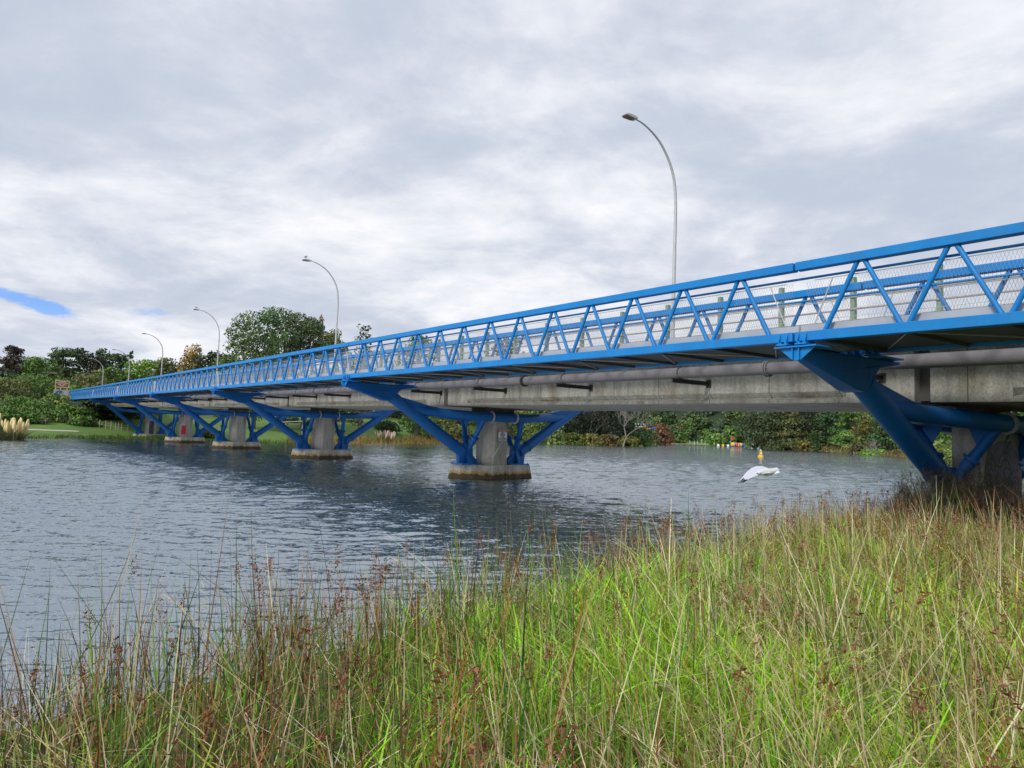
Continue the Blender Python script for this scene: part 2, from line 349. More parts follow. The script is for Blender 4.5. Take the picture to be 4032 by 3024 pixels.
for k in range(7):
    sa, sb = gp[k], gp[k+1]; z0 = zf(sa); s_ = (zf(sb)-z0)/(sb-sa)
    def bx(mb, x0, x1, a, b, zl, zh): mb.prism([(x0,zl),(x1,zl),(x1,zh),(x0,zh)], 'y', a, b, 0)
    for mb, x0, x1, zl, zh in ((dk,17.06,24.84,.301,.55),(kb,17.0,17.42,.285,.80),(kb,24.48,24.9,.285,.80)):
        mb.add([(x,y,z+zf(y)) for y in (sa,sb) for x,z in ((x0,zl),(x1,zl),(x1,zh),(x0,zh))], [(0,1,2,3),(7,6,5,4),(0,4,5,1),(1,5,6,2),(2,6,7,3),(3,7,4,0)])
    df.box(18.5, 2*CX-18.5, sa-.18, sa+.18, gz(sa)+.05, gz(sa)+1.44)
    for y in np.arange(sa, sb-3, 6.): mk.add([(x,yy,zf(yy)+.556) for x,yy in ((CX-.06,y),(CX+.06,y),(CX+.06,y+3),(CX-.06,y+3))], [(0,1,2,3)])
dk.build('road_slab', M['asphalt'], rb); kb.build('kerb', M['girder'], rb); df.build('diaphragm', M['bearing'], rb); mk.build('lane_marking', M['road_mark'], rb)
# kerb-side barrier
gr = empty('guard_rail', L2W(0,0,0), TH, label='road bridge barrier of green posts and thin grey rails', cat='guard rail')
pm = meshdata(MB().box(-.065,.065,-.05,.05,0,1.08).box(-.10,.10,-.09,.09,-.001,.03), 'post', M['green_post'], False)
rl = [MB(), MB(), MB()]; s = -13.; ss = []
while s < 150: ss.append(s); s += 2.0
for k, s in enumerate(ss[:100]): leaf('post', pm, gr, (17.22, s+.65, zf(s+.65)+.80))
for r_, h in zip(rl, (.28,.58,.90)):
    r_.path([(17.14, s, zf(s)+.80+h) for s in ss[::4]+[ss[-1]]], [.026]*(len(ss[::4])+1), 6); r_.build('rail', M['rail'], gr, smooth=60)
# ---------------------------------------------------------------- water main
pp = empty('water_main', L2W(0,0,0), TH, label='fat grey water main slung between the footbridge and the concrete girders', cat='pipe')
ys = list(np.arange(-13, 150, 10.8)); PL = 16.92
for i in range(len(ys)):
    y0, y1 = ys[i], min(ys[i]+10.8, 150.)
    MB().tube((PL,y0,zf(y0)-.30), (PL,y1-.004,zf(y1)-.30), .165, n=28, cap=False).build('pipe_length', M['pipe'], pp, smooth=60)
for s in np.arange(11.84-10.7*2, 148, 10.7):
    q = MB(); z = zf(s)-.30
    for d in (-.035,.035): q.path([(PL,s+d-.018,z),(PL,s+d+.018,z)], [.215,.215], 24)
    for k in range(12):
        a = 2*PI*k/12; q.tube((PL+.19*math.cos(a), s-.08, z+.19*math.sin(a)), (PL+.19*math.cos(a), s+.08, z+.19*math.sin(a)), .012, n=6)
    q.build('flange', M['black'] if R.random() < .3 else M['pipe'], pp)
for s in np.arange(14.83-5.37*5, 148, 5.37):
    z = zf(s)-.30; q = MB()
    q.box(16.55, 18.2, s-.05, s+.05, z-.30, z-.285); q.box(16.55, 18.2, s-.05, s+.05, z-.19, z-.175); q.box(16.56, 18.2, s-.008, s+.008, z-.285, z-.19)
    q.box(18.17, 18.199, s-.09, s+.09, z-.36, z-.12); q.box(PL-.05, PL+.05, s-.05, s+.05, z-.175, z-.16)
    q.path([(PL+.175*math.cos(a), s, z+.175*math.sin(a)) for a in np.linspace(-.2,PI+.2,17)], [.02]*17, 5)
    q.tube((PL,s,z+.17),(PL,s,z+.75),.018,n=6)
    q.build('pipe_bracket', M['black'], pp)
# ---------------------------------------------------------------- piers and steel frames
PS = [8.45]+[8.5+22*i for i in range(1,6)]
pier_lab = ['concrete river pier painted with a dark carved-face mural on the near bank','concrete river pier with the red and white danger sign','plain concrete river pier left of the danger sign pier',
 'plain concrete river pier in the middle of the row of five','concrete river pier with the red panel','farthest concrete river pier with dark graffiti beside the left bank']
frame_lab = ['huge blue steel support frame rising from the near bank grass','blue steel support frame around the pier with the danger sign','blue steel support frame around the pier left of the danger sign pier',
 'blue steel support frame around the middle pier of the row','blue steel support frame around the pier with the red panel','blue steel support frame around the farthest pier at the left bank']
CAPP = [(-2.3,.36),(-.8,-1.36),(2.3,-.42),(.85,1.36)]
for i, s in enumerate(PS):
    base = .55 if i == 0 else .66
    pr = empty('bridge_pier', L2W(CX, s, 0), TH, label=pier_lab[i], cat='bridge pier', group='concrete piers under the road bridge')
    cap = MB(); top = [(x*.93,y*.93) for x,y in CAPP]
    cap.add([(x,y,-1.) for x,y in [(a*1.08,b*1.08) for a,b in CAPP]]+[(x,y,base) for x,y in top], [(3,2,1,0),(4,5,6,7)]+[(k,(k+1)%4,4+(k+1)%4,4+k) for k in range(4)])
    c = cap.build('pile_cap', M['cap'], pr, bevel=.03)
    r = .83 if i == 0 else .77; zt = gz(s); off = 0.
    oc = [(r*math.cos(PI/8+PI/4*k)*1.03, off+r*math.sin(PI/8+PI/4*k)) for k in range(8)]
    if i == 0: oc = [(-1.0,-.49),(-.95,-.54),(1.36,-.54),(1.41,-.49),(1.41,.13),(1.36,.18),(-.95,.18),(-1.0,.13)]
    MB().prism(oc, 'z', base-.02, zt-.26).build('column', M['pier'], pr, bevel=.02)
    MB().box(-.8,.8,*((-.5,.14) if i == 0 else (-.72,.72)), zt-.262, zt-.004).build('bearing_block', M['bearing'], pr)
    if i == 0:
        # mural on the facets that face the near bank
        def arc(cx, cz, r0, r1, a0, a1, w, n=26):
            k = [(a0+(a1-a0)*t/n, r0+(r1-r0)*t/n) for t in range(n+1)]
            w *= 1.5; pts = [(cx+r*math.cos(a_), cz+r*math.sin(a_), a_) for a_, r in k]; pts = [p for p in pts if -.92 < p[0] < 1.33 and p[1] < 2.6]
            if len(pts) > 2:
                m_ = len(pts); mb_ = [(x-w*math.cos(a_), -.551, z-w*math.sin(a_)) for x,z,a_ in pts]+[(x+w*math.cos(a_), -.551, z+w*math.sin(a_)) for x,z,a_ in pts]
                st_.add(mb_, [(t,t+1,m_+t+1,m_+t) for t in range(m_-1)])
        cz0 = 1.42; P_ = [(max(-.93,min(1.34,.22+1.14*math.cos(t))), cz0+.98*math.sin(t)) for t in np.linspace(0,2*PI,48,endpoint=False)]
        MB().add([(-.94,-.5435,base),(1.35,-.5435,base),(1.35,-.5435,2.62),(-.94,-.5435,2.62)], [(0,1,2,3)]).build('mural', mat('mural_wash',(.28,.275,.26),.85,noise=1.5,col2=(.38,.37,.35)), pr)
        q = MB().add([(x,-.547,z) for x, z in P_], [tuple(range(48))]); dsk = q.build('mural', mat('mural_ground',(.07,.065,.10),.8,noise=3.5,col2=(.22,.20,.28)), pr)
        st_ = MB()
        arc(.22,cz0,1.12,.98,2.2,5.4,.045); arc(.22,cz0,.86,.80,2.0,4.9,.02); arc(.95,1.25,.05,.30,0,11,.022); arc(.95,1.25,.40,.40,1.2,5.6,.018); arc(.35,1.62,.06,.34,1,9,.025); arc(.35,1.62,.45,.52,.4,4.2,.02)
        arc(-.25,1.2,.62,.50,3.4,5.9,.03); arc(-.15,1.3,.45,.38,2.7,5.4,.022); arc(-.45,1.75,.05,.26,2,10,.024); arc(.65,.72,.05,.22,0,9,.022); arc(.1,.75,.4,.5,3.3,5.9,.02); arc(.7,2.05,.5,.42,1.8,4.4,.026); arc(.7,2.05,.32,.30,1.6,4.4,.02); arc(.0,2.25,.55,.5,3.5,5.6,.022)
        for t in range(9): arc(.22,cz0,.90,.90,2.4+.28*t,2.5+.28*t,.10,3)
        st_.build('mural_strokes', M['ink'], dsk)
    if i == 1:
        MB().path([(-.62,-.80,.70),(-.45,-.80,1.0),(-.1,-.80,1.55),(.12,-.80,1.85),(.3,-.80,1.95)], [.022]*5, 6).build('conduit', M['galv'], pr)
    if i == 5:
        q = MB(); P0, P1 = oc[5], oc[6]
        q.box(P0[0], P1[0], P0[1]-.008, P0[1]-.002, base, 2.6); q.build('graffiti', M['mural'], pr)
    # steel frame ---------------------------------------------------
    dz = zf(s)-zf(8.65); dm = dz*.8
    fr = empty('support_frame', L2W(CX, s, 0), TH, label=frame_lab[i], cat='support frame', group='blue steel frames around the piers')
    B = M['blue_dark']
    for sg in (-1, 1):
        X = (lambda l: l-CX) if sg == -1 else (lambda l: CX-l)
        zt = 4.17+dz-.11
        nm = 'arm'
        # tapered head box under the walkway
        pts = [(13.02,zt-.03),(13.02,zt-.24),(13.90,zt-.49),(14.85,zt-.76),(15.16,zt-.79),(15.58,zt-.34),(15.70,zt-.24),(16.55,zt-.10),(16.58,zt-.03)]
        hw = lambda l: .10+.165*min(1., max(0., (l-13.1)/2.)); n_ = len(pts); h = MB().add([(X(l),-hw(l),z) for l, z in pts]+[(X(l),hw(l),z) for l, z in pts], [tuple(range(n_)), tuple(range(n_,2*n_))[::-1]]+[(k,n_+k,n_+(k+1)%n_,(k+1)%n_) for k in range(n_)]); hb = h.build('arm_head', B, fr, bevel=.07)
        q = MB(); q.box(*sorted((X(12.92),X(13.6))), -.46,.46, zt-.03, zt)
        q.prism([(-.40,zt-.031),(.40,zt-.031),(.08,zt-.28),(-.08,zt-.28)], 'x', *sorted((X(13.03),X(13.0))))
        for w in (-.07,.07): q.box(*sorted((X(12.95),X(13.0))), w-.01, w+.01, zt-.27, zt-.031)
        q.build('bearing_plate', M['blue'], fr); MB().box(*sorted((X(15.5),X(16.3))), -.46,.46, zt-.03, zt).build('seat_plate', M['blue'], fr)
        P0 = Vector((X(15.35),0,3.53+dm)); P1 = Vector((X(19.25),0,1.26)); d = (P1-P0).normalized()
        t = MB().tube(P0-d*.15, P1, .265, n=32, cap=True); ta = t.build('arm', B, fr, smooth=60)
        MB().tube(P0+d*.02, P0+d*.06, .285, n=32).build('weld_collar', B, ta, smooth=40)
        MB().tube(P1-d*.62, P1-d*.57, .30, n=32).build('weld_collar', B, ta, smooth=40)
        # tie beams that split around the column
        yz = 2.80+dm
        e0 = Vector((X(16.55),0,2.98+dm)); 
        gs = MB().prism([(X(16.1),3.30+dm),(X(15.7),3.55+dm),(X(16.3),3.42+dm),(X(17.3),3.20+dm),(X(17.9),3.12+dm),(X(17.9),2.78+dm),(X(17.2),2.72+dm),(X(16.6),2.75+dm)], 'y', -.17, .17)
        gs.build('elbow_plate', B, fr, bevel=.01)
        MB().prism([(X(16.9),-.08),(X(18.3),-.50),(X(19.6),-.93),(X(19.6),.93),(X(18.3),.50),(X(16.9),.08)], 'z', 2.72+dm, 2.98+dm).build('tie_plate', B, fr, bevel=.01)
        for w in (-1, 1):
            MB().path([(X(16.45),w*.02,3.0+dm),(X(17.2),w*.16,2.94+dm),(X(18.3),w*.50,2.87+dm),(X(19.5),w*.93,yz),(X(CX)+0,w*.95,yz)], [.19,.20,.215,.215,.215], 20).build('tie_tube', B, fr, smooth=60)
            r_ = MB().tube((X(20.22),w*.95,yz),(X(20.27),w*.95,yz), .28, n=26); r_.build('flange_ring', M['pier'], fr)
            # splayed strut with its collar
            a0 = Vector((X(19.55),w*.10,1.42)); a1 = Vector((X(19.80),w*.95,yz-.12)); dd = (a1-a0).normalized()
            st = MB().tube(a0, a1, .125, n=18).build('strut', B, fr, smooth=60)
            m_ = a0.lerp(a1, .38); MB().tube(m_-dd*.03, m_+dd*.03, .215, n=18).tube(m_-dd*.30, m_-dd*.03, .15, n=18).build('strut_collar', B, st, smooth=40)
            g = MB(); g.add([a1+Vector((-.09,0,.0)), a1+Vector((.09,0,0)), Vector((X(19.80)+.02,w*.28,yz-.08)), Vector((X(19.80)-.02,w*.28,yz-.08)), a0.lerp(a1,.62)+Vector((0,-w*.09,0))], [(0,1,2,3),(0,3,4),(1,4,2),(0,4,1),(3,2,4)]); g.build('gusset', B, fr)
        MB().box(*sorted((X(19.55),X(20.0))), -.93,.93, yz-.10, yz+.16).build('cross_head', B, fr, bevel=.01)
        # pedestal
        q = MB()
        q.prism([(X(19.0),base+.06),(X(20.05),base+.06),(X(20.0),base+.22),(X(19.78),base+.45),(X(19.74),1.62),(X(19.3),1.70),(X(18.85),1.52),(X(18.98),base+.42)], 'y', -.13, .13)
        q.prism([(-.42,base+.062),(.42,base+.062),(.40,base+.18),(.17,base+.6),(.17,1.5),(-.17,1.5),(-.17,base+.6),(-.40,base+.18)], 'x', *sorted((X(19.40),X(19.58))))
        pd = q.build('pedestal', B, fr, bevel=.012)
        q = MB().box(*sorted((X(18.92),X(20.12))), -.47,.47, base-.01, base+.055)
        for bx_ in (18.99,19.3,19.6,19.9,20.06):
            for w in (-.41,.41): q.tube((X(bx_),w,base+.05),(X(bx_),w,base+.12),.022,n=6)
        q.build('base_plate', M['blue'], pd)
    if i > 0:
        MB().box(-.82,.82,-.86,-.80, yz-.13, yz+.15).box(-.82,.82,.80,.86, yz-.13, yz+.15).build('column_collar', B, fr)
# danger sign on the first river pier
def text_obj(name, body, size, m, parent, loc, rot, align='CENTER', depth=.002):
    c = bpy.data.curves.new(name, 'FONT'); c.body = body; c.size = size; c.align_x = align; c.align_y = 'CENTER'; c.extrude = depth
    o = bpy.data.objects.new(name, c); COL.objects.link(o)
    dg = bpy.context.evaluated_depsgraph_get(); me = bpy.data.meshes.new_from_object(o.evaluated_get(dg)); bpy.data.objects.remove(o)
    me.materials.clear(); me.materials.append(m)
    o = bpy.data.objects.new(name, me); COL.objects.link(o); o.parent = parent; o.location = loc; o.rotation_euler = rot; return o
sg = empty('danger_sign', L2W(CX+.10, PS[1]-.74, 1.84), TH, label='red and white danger sign reading no jumping from bridge on a pier', cat='sign')
pn = MB().box(-.25,.25,-.028,-.012,0,.56).build('panel', M['white'], sg)
MB().box(-.26,.26,-.026,-.014,-.012,.0).box(-.26,.26,-.026,-.014,.56,.572).box(-.262,-.25,-.026,-.014,-.012,.572).box(.25,.262,-.026,-.014,-.012,.572).build('frame', M['black'], sg)
MB().box(-.24,.24,-.034,-.029,.44,.55).build('red_band', M['red'], pn)
RX = (PI/2,0,0)
text_obj('lettering','DANGER',.105,M['white'],pn,(0,-.038,.495),RX)
text_obj('lettering','NO JUMPING',.078,M['ink'],pn,(0,-.032,.125),RX)
text_obj('lettering','FROM BRIDGE',.072,M['ink'],pn,(0,-.032,.05),RX)
q = MB().path([(.115*math.cos(a),-.033,.30+.115*math.sin(a)) for a in np.linspace(0,2*PI,25)], [.012]*25, 6)
q.tube((-.08,-.036,.38),(.08,-.036,.22),.011,n=6); q.ell((.03,-.033,.345),(.022,.006,.022)); q.tube((.02,-.034,.33),(-.03,-.034,.28),.014,n=6); q.tube((-.03,-.034,.28),(-.05,-.034,.23),.010,n=6); q.tube((.0,-.034,.32),(.05,-.034,.29),.008,n=6)
q.build('symbol', M['ink'], pn)
rp = MB().box(-.42,.1,-.02,.0,0,1.05).build('red_panel', M['red']); rp.location = L2W(CX-.22, PS[4]-.80, 1.0); rp.rotation_euler = (0,0,TH)
tag(rp, 'bright red panel fixed low on a distant pier column', 'panel')
# ---------------------------------------------------------------- street lamps
lm = [(2658.7,1118.6),(1325.4,1354.8),(858.7,1436),(637,1476.7),(507.4,1498.4),(404,1515.7),(328.4,1526.6),(272,1532.7),(241.6,1536.3),(199,1500)]
heads = [15.75,16.2,16.6,16.8,16.6,17.3,18.5,20.0,21.2,22.8]
lamp_lab = ['tallest curved street lamp without a bird above the danger sign pier','curved street lamp with a gull just right of the tall trees','curved street lamp with a gull just left of the tall trees','curved street lamp in front of the golden brown tree',
 'fifth curved street lamp from the camera','curved street lamp before the dark hilltop pines','curved street lamp beside the small cream pampas clump','curved street lamp rising at the end of the blue footbridge','curved street lamp directly behind the brown roadside sign','most distant curved street lamp left of the brown sign']
prof = [(0,0),(0,.0),(.0,3.9),(.03,7.6),(-.10,8.75),(-.5,9.5),(-1.1,10.1),(-1.75,10.5),(-2.45,10.75),(-2.95,10.80)]
lamp_s = []
for i, (x, y) in enumerate(lm):
    p = atl(x, y, 24.8); l_, s_ = W2L(p.x, p.y); lamp_s.append(s_)
    zb = heads[i]-10.75
    t = empty('street_lamp', L2W(24.7, s_, zb), TH, label=lamp_lab[i], cat='street lamp', group='curved street lamps along the road')
    q = MB()
    pts = []
    P = [Vector((a,0,b)) for a,b in [(0,0),(0,2.5),(.02,5.2),(.04,7.5),(-.08,8.7),(-.42,9.5),(-.95,10.15),(-1.55,10.55),(-2.15,10.78),(-2.6,10.84)]]
    n = len(P)
    for k in range(n-1):
        p0, p1, p2, p3 = P[max(k-1,0)], P[k], P[k+1], P[min(k+2,n-1)]
        for u in (0,.25,.5,.75): pts.append(.5*((2*p1)+(p2-p0)*u+(2*p0-5*p1+4*p2-p3)*u*u+(3*p1-p0-3*p2+p3)*u**3))
    pts.append(P[-1]); k = len(pts)
    th = 1. if i < 3 else 1.25
    q.path(pts, [th*(.088-.056*(j/(k-1))) for j in range(k)], 12); q.lathe([(.17,0),(.17,.05),(.11,.06)], n=12); q.build('pole', M['galv'], t, smooth=60)
    hd = MB(); hd.prism([(-2.52,10.87),(-2.7,10.93),(-3.05,10.94),(-3.28,10.87),(-3.30,10.81),(-2.6,10.78)], 'y', -.15,.15); ho = hd.build('lamp_head', M['galv'], t, bevel=.03)
    MB().box(-3.25,-2.75,-.12,.12,10.762,10.784).build('lens', M['brown_sign'] if i == 0 else M['glass'], ho)
# ---------------------------------------------------------------- gulls
def perched(loc, label):
    g = empty('seagull', loc, R.uniform(0,6), label=label, cat='seagull', group='seagulls perched on street lamps')
    q = MB(); rt = Matrix.Rotation(-.25,3,'Y'); q.ell((0,0,.17),(.19,.085,.085),rt); q.ell((.15,0,.29),(.055,.05,.052)); q.tube((.10,0,.20),(.145,0,.28),.05,.04,n=10); q.prism([(-.14,.15),(-.33,.09),(-.32,.12),(-.14,.20)],'y',-.03,.03)
    q.build('body', M['gull_white'], g, smooth=60)
    w = MB(); 
    for sd in (-1,1): w.ell((-.05,sd*.075,.18),(.20,.025,.07),rt)
    w.build('wing', M['gull_grey'], g, smooth=60)
    MB().tube((.19,0,.285),(.26,0,.27),.014,.004,n=6).build('beak', M['red'], g)
    MB().tube((0,.03,0),(0,.03,.11),.007,n=5).tube((0,-.03,0),(0,-.03,.11),.007,n=5).build('legs', M['red'], g)
for i, lb in ((1,'seagull perched on the lamp head right of the tall trees'),(2,'seagull perched on the lamp head left of the tall trees')):
    perched(L2W(24.7-3.0, lamp_s[i], heads[i]-10.75+10.95), lb)
def flying():
    D = 11.; o = at(3012, 1868, D); g = empty('seagull', o, 0, label='white seagull gliding low over the water with one wing bent down', cat='seagull')
    k = D/F
    def P(x, y, dy=0.): return Vector(((x-3012)*k, dy, -(y-1868)*k))
    bd = MB(); bd.path([P(3072,1848,.05),P(3060,1850,.05),P(3040,1857,.03),P(3018,1859,.0),P(2998,1860,-.05),P(2986,1861,-.09),P(2978,1862,-.12)], [.012,.030,.048,.056,.046,.034,.012], 12)
    bd.build('body', M['gull_white'], g, smooth=60)
    tl = MB(); a = [P(3050,1843,.05),P(3070,1840,.12),P(3071,1858,.0),P(3048,1866,.0)]; tl.add(a+[v+Vector((0,.012,-.004)) for v in a], [(0,1,2,3),(7,6,5,4),(0,4,5,1),(1,5,6,2),(2,6,7,3),(3,7,4,0)]); tl.build('tail', M['gull_white'], g)
    def wing(lead, trail, m, name):
        q = MB(); n = len(lead); V = []
        for a_, b_ in zip(lead, trail): V += [a_, b_, b_+Vector((0,.006,-.006)), a_+Vector((0,.006,-.012))]
        fs = [(j*4+e, j*4+(e+1)%4, (j+1)*4+(e+1)%4, (j+1)*4+e) for j in range(n-1) for e in range(4)]+[(0,3,2,1),(4*n-4,4*n-3,4*n-2,4*n-1)]
        return q.add(V, fs).build(name, m, g, smooth=50)
    lead = [P(3034,1845,.06),P(3014,1837,.12),P(2992,1838,.16),P(2972,1847,.16),P(2950,1863,.13),P(2930,1883,.08),P(2911,1902,.02)]
    tr = [P(3026,1861,-.10),P(3004,1862,-.12),P(2986,1868,-.12),P(2966,1875,-.10),P(2948,1884,-.07),P(2931,1894,-.04),P(2914,1904,-.01)]
    w = wing(lead, tr, M['gull_grey'], 'wing')
    q = MB()
    for a_, b_ in ((P(2928,1886,-.02),P(2907,1905,.0)),(P(2932,1890,-.04),P(2912,1906,-.02)),(P(2938,1890,-.05),P(2922,1903,-.03))):
        q.tube(a_, b_, .011,.004,n=5)
    q.build('wing_tip_feather', M['ink'], w)
    lead = [P(3028,1846,.04),P(3020,1845,.2),P(3026,1850,.38),P(3040,1858,.55)]; tr = [P(3040,1850,.04),P(3034,1850,.2),P(3040,1856,.36),P(3044,1860,.54)]
    wing(lead, tr, M['gull_grey'], 'wing')
    MB().ell(P(2976,1862,-.13),(.028,.026,.026)).build('head', M['gull_white'], g, smooth=60)
    MB().tube(P(2971,1862,-.15),P(2963,1865,-.17),.008,.002,n=6).build('beak', M['red'], g)
flying()

# ---------------------------------------------------------------- lake outline, ground, water
LAKE = np.array([(-420,-60),(-60,-7),(-20,.2),(-8,2.2),(-4,4.2),(-1.0,7.9),(3.5,13.2),(7.0,17.6),(9.6,20.2),(13,24),(20,29),(32,38),(60,70),(88,130),(102,190),(112,240),(126,284),(116,305),(128,360),(146,412),(129,427),(100,424),(72,402),(66,360),(60,331),(40,262),(7,221),(-17,178),(-22,146),(-33,112),(-40,100),(-54,106),(-59,97),(-55,80),(-75,66),(-140,50),(-420,50)], float)
def sdist(x, y):
    """signed distance to the lake outline: positive on land"""
    x = np.asarray(x, float); y = np.asarray(y, float); d = np.full(x.shape, 1e9); ins = np.zeros(x.shape, bool); n = len(LAKE)
    for i in range(n):
        ax, ay = LAKE[i]; bx, by = LAKE[(i+1)%n]; ex, ey = bx-ax, by-ay
        t = np.clip(((x-ax)*ex+(y-ay)*ey)/(ex*ex+ey*ey), 0, 1)
        d = np.minimum(d, np.hypot(x-ax-t*ex, y-ay-t*ey))
        c = ((ay > y) != (by > y)) & (x < ex*(y-ay)/(by-ay+1e-12)+ax); ins ^= c
    return np.where(ins, -d, d)
def sm(t): t = np.clip(t, 0, 1); return t*t*(3-2*t)
def vnoise(x, y, sc, seed=0):
    x = np.asarray(x)*sc+seed*17.3; y = np.asarray(y)*sc-seed*9.1; xi = np.floor(x); yi = np.floor(y); fx = sm(x-xi); fy = sm(y-yi)
    def h(a, b): v = np.sin(a*127.1+b*311.7+seed)*43758.5453; return v-np.floor(v)
    return (h(xi,yi)*(1-fx)+h(xi+1,yi)*fx)*(1-fy)+(h(xi,yi+1)*(1-fx)+h(xi+1,yi+1)*fx)*fy
def zroad(s): return np.where(s < 160, 5.9, 5.9+(np.minimum(s, 400)-160)*.03)
def ground(x, y):
    x = np.asarray(x, float); y = np.asarray(y, float); d = sdist(x, y); l = x*CT+y*ST; s = -x*ST+y*CT
    z = np.where(d < 0, np.maximum(-1.6, d*.25), 0)
    z = z+np.where(d > 0, .04+.34*(1-np.exp(-np.maximum(d,0)/2.6)), .04)
    far = sm((np.hypot(x,y)-60)/20)
    z = z+far*np.where(d > 0, .30*sm(d/3), 0)
    rise = np.clip(s-116, 0, 62)*.085*sm((d-1)/14)*(1-sm((y-260)/80)*0)*sm((250-y)/60+.2)
    emb = sm((s-137)/14)*sm((l-10.5)/2.5+.3)*(1-sm((l-30)/14))*sm((d+2)/4)
    z = z+far*rise; z = np.maximum(z, np.where((s > 130)&(emb > .02), emb*(zroad(s)-.45)-.3, -9))
    near = sm((-11-s)/9)*sm((l-7)/6)*sm((d)/3); z = np.maximum(z, np.where(near > .02, near*4.2-.2, -9))
    hill = sm((y+x*.5-330)/90)*sm((d-6)/170)*36
    z = z+hill+far*sm((d-60)/200)*5
    return z
def gxy(p): return Vector((p.x, p.y, float(ground(p.x, p.y))))
def hit(px, py, D0=40, D1=600):
    for D in np.geomspace(D0, D1, 500):
        p = at(px, py, D)
        if p.z <= float(ground(p.x, p.y)): return p
    return at(px, py, D1)
na = 420; rr = np.concatenate([np.geomspace(.8, 30, 70), np.geomspace(31, 1500, 130)]); aa = np.linspace(0, 2*PI, na, endpoint=False)
GX = np.concatenate([[0], (rr[:,None]*np.sin(aa)[None]).ravel()]); GY = np.concatenate([[0], (rr[:,None]*np.cos(aa)[None]).ravel()])
GZ = ground(GX, GY); j = np.arange(na); f3 = np.stack([np.zeros(na,int), 1+j, 1+(j+1)%na, 1+(j+1)%na], 1)
i_ = (1+np.arange(len(rr)-1)*na)[:,None]; ff = np.stack([i_+j, i_+na+j, i_+na+(j+1)%na, i_+(j+1)%na], 2).reshape(-1,4)
def ground_mat():
    m = mat('bank_ground', (.05,.085,.02), .95, noise=.5, col2=(.085,.13,.03), bump=(3,.6,.1)); nt = m.node_tree; N = nt.nodes.new; K = nt.links.new
    b = nt.nodes['Principled BSDF']; base = b.inputs['Base Color'].links[0].from_socket
    a = N('ShaderNodeAttribute'); a.attribute_name = 'Col'; mx = N('ShaderNodeMix'); mx.data_type = 'RGBA'; mx.blend_type = 'MULTIPLY'; mx.inputs[0].default_value = 1
    K(base, mx.inputs[6]); K(a.outputs['Color'], mx.inputs[7]); K(mx.outputs[2], b.inputs['Base Color']); return m
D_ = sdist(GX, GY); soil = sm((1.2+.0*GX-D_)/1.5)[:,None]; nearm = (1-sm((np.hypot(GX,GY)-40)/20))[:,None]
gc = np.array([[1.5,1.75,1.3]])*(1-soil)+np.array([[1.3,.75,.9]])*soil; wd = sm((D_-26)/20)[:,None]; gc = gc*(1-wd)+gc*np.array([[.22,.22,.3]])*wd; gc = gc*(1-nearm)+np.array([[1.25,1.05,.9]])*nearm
keep = ff
V = np.stack([GX,GY,GZ],1); quads = keep
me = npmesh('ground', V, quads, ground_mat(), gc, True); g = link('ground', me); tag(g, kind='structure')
# small disc that closes the middle
MB().add([tuple(V[1+k]) for k in range(0, na, 6)], [tuple(range(na//6))]).build('ground', M['gravel'])
tag(bpy.data.objects['ground.001'], kind='structure'); bpy.data.objects['ground.001'].data.materials[0] = g.data.materials[0]
# the lake surface: real ripples, finest near the camera
def waves(x, y, r):
    rg = np.random.default_rng(5); h = np.zeros_like(x); dx_ = vnoise(x,y,.11,2)*2.2; dy_ = vnoise(x,y,.13,8)*2.2
    gust = .55+.75*vnoise(x,y,.05,31)+.25*vnoise(x,y,.23,12)
    for k in range(64):
        lam = .115*(9.)**(rg.uniform(0,1)**1.35); th = rg.normal(PI/2+.08,.30); ph = rg.uniform(0,2*PI); kk = 2*PI/lam
        amp = .0155*lam**1.02*rg.uniform(.6,1.2); fade = sm((lam/(r*.0036)-1.6)/1.8)
        p = kk*((x+dx_)*math.cos(th)+(y+dy_)*math.sin(th))+ph; h += amp*fade*(np.sin(p)+.25*np.cos(2*p))
    return h*gust*.40
rw = np.concatenate([4.*np.exp(np.arange(0,1060)*.0036), np.geomspace(186, 1400, 60)]); aw = np.linspace(-.92,.92,560)
WX = (rw[:,None]*np.sin(aw)[None]); WY = (rw[:,None]*np.cos(aw)[None]); WR = np.repeat(rw[:,None],560,1); WZ = waves(WX,WY,WR)
i_ = np.arange(len(rw)-1)[:,None]*560; j = np.arange(559)[None]; ff = np.stack([i_+j, i_+560+j, i_+560+j+1, i_+j+1],2).reshape(-1,4)
tag(link('lake_water', npmesh('lake_water', np.stack([WX.ravel(),WY.ravel(),WZ.ravel()],1), ff, M['water'], None, True)), kind='structure')
a0, a1 = aw[0], aw[-1]+0; rg_ = np.linspace(a1, 2*PI+a0, 40); vs = [(r*math.sin(t), r*math.cos(t), 0.) for t in rg_ for r in (3.9, 1400.)]
tag(MB().add(vs, [(2*k,2*k+1,2*k+3,2*k+2) for k in range(39)]).build('lake_water', M['water']), kind='structure')
# approach road on the far embankment, gravel path on the left shore
rs = np.linspace(151, 380, 40); q = MB(); vs = []
for s in rs:
    for l in (17.0, 24.8): w = L2W(l, s); vs.append((w.x, w.y, max(float(ground(w.x,w.y)), float(zroad(np.array(s)))-.40)+.06))
q.add(vs, [(2*k,2*k+1,2*k+3,2*k+2) for k in range(len(rs)-1)]); tag(q.build('approach_road', M['asphalt']), kind='structure')
q = MB(); vs = []
for px, py in ((60,1690),(100,1692),(140,1692.5),(180,1694),(220,1696),(262,1697),(310,1699)):
    for dy in (-2.2, 2.4):
        p = hit(px, py+dy, 60, 160); vs.append((p.x, p.y, float(ground(p.x,p.y))+.03))
q.add(vs, [(2*k,2*k+1,2*k+3,2*k+2) for k in range(6)]); tag(q.build('gravel_path', M['gravel']), kind='structure')
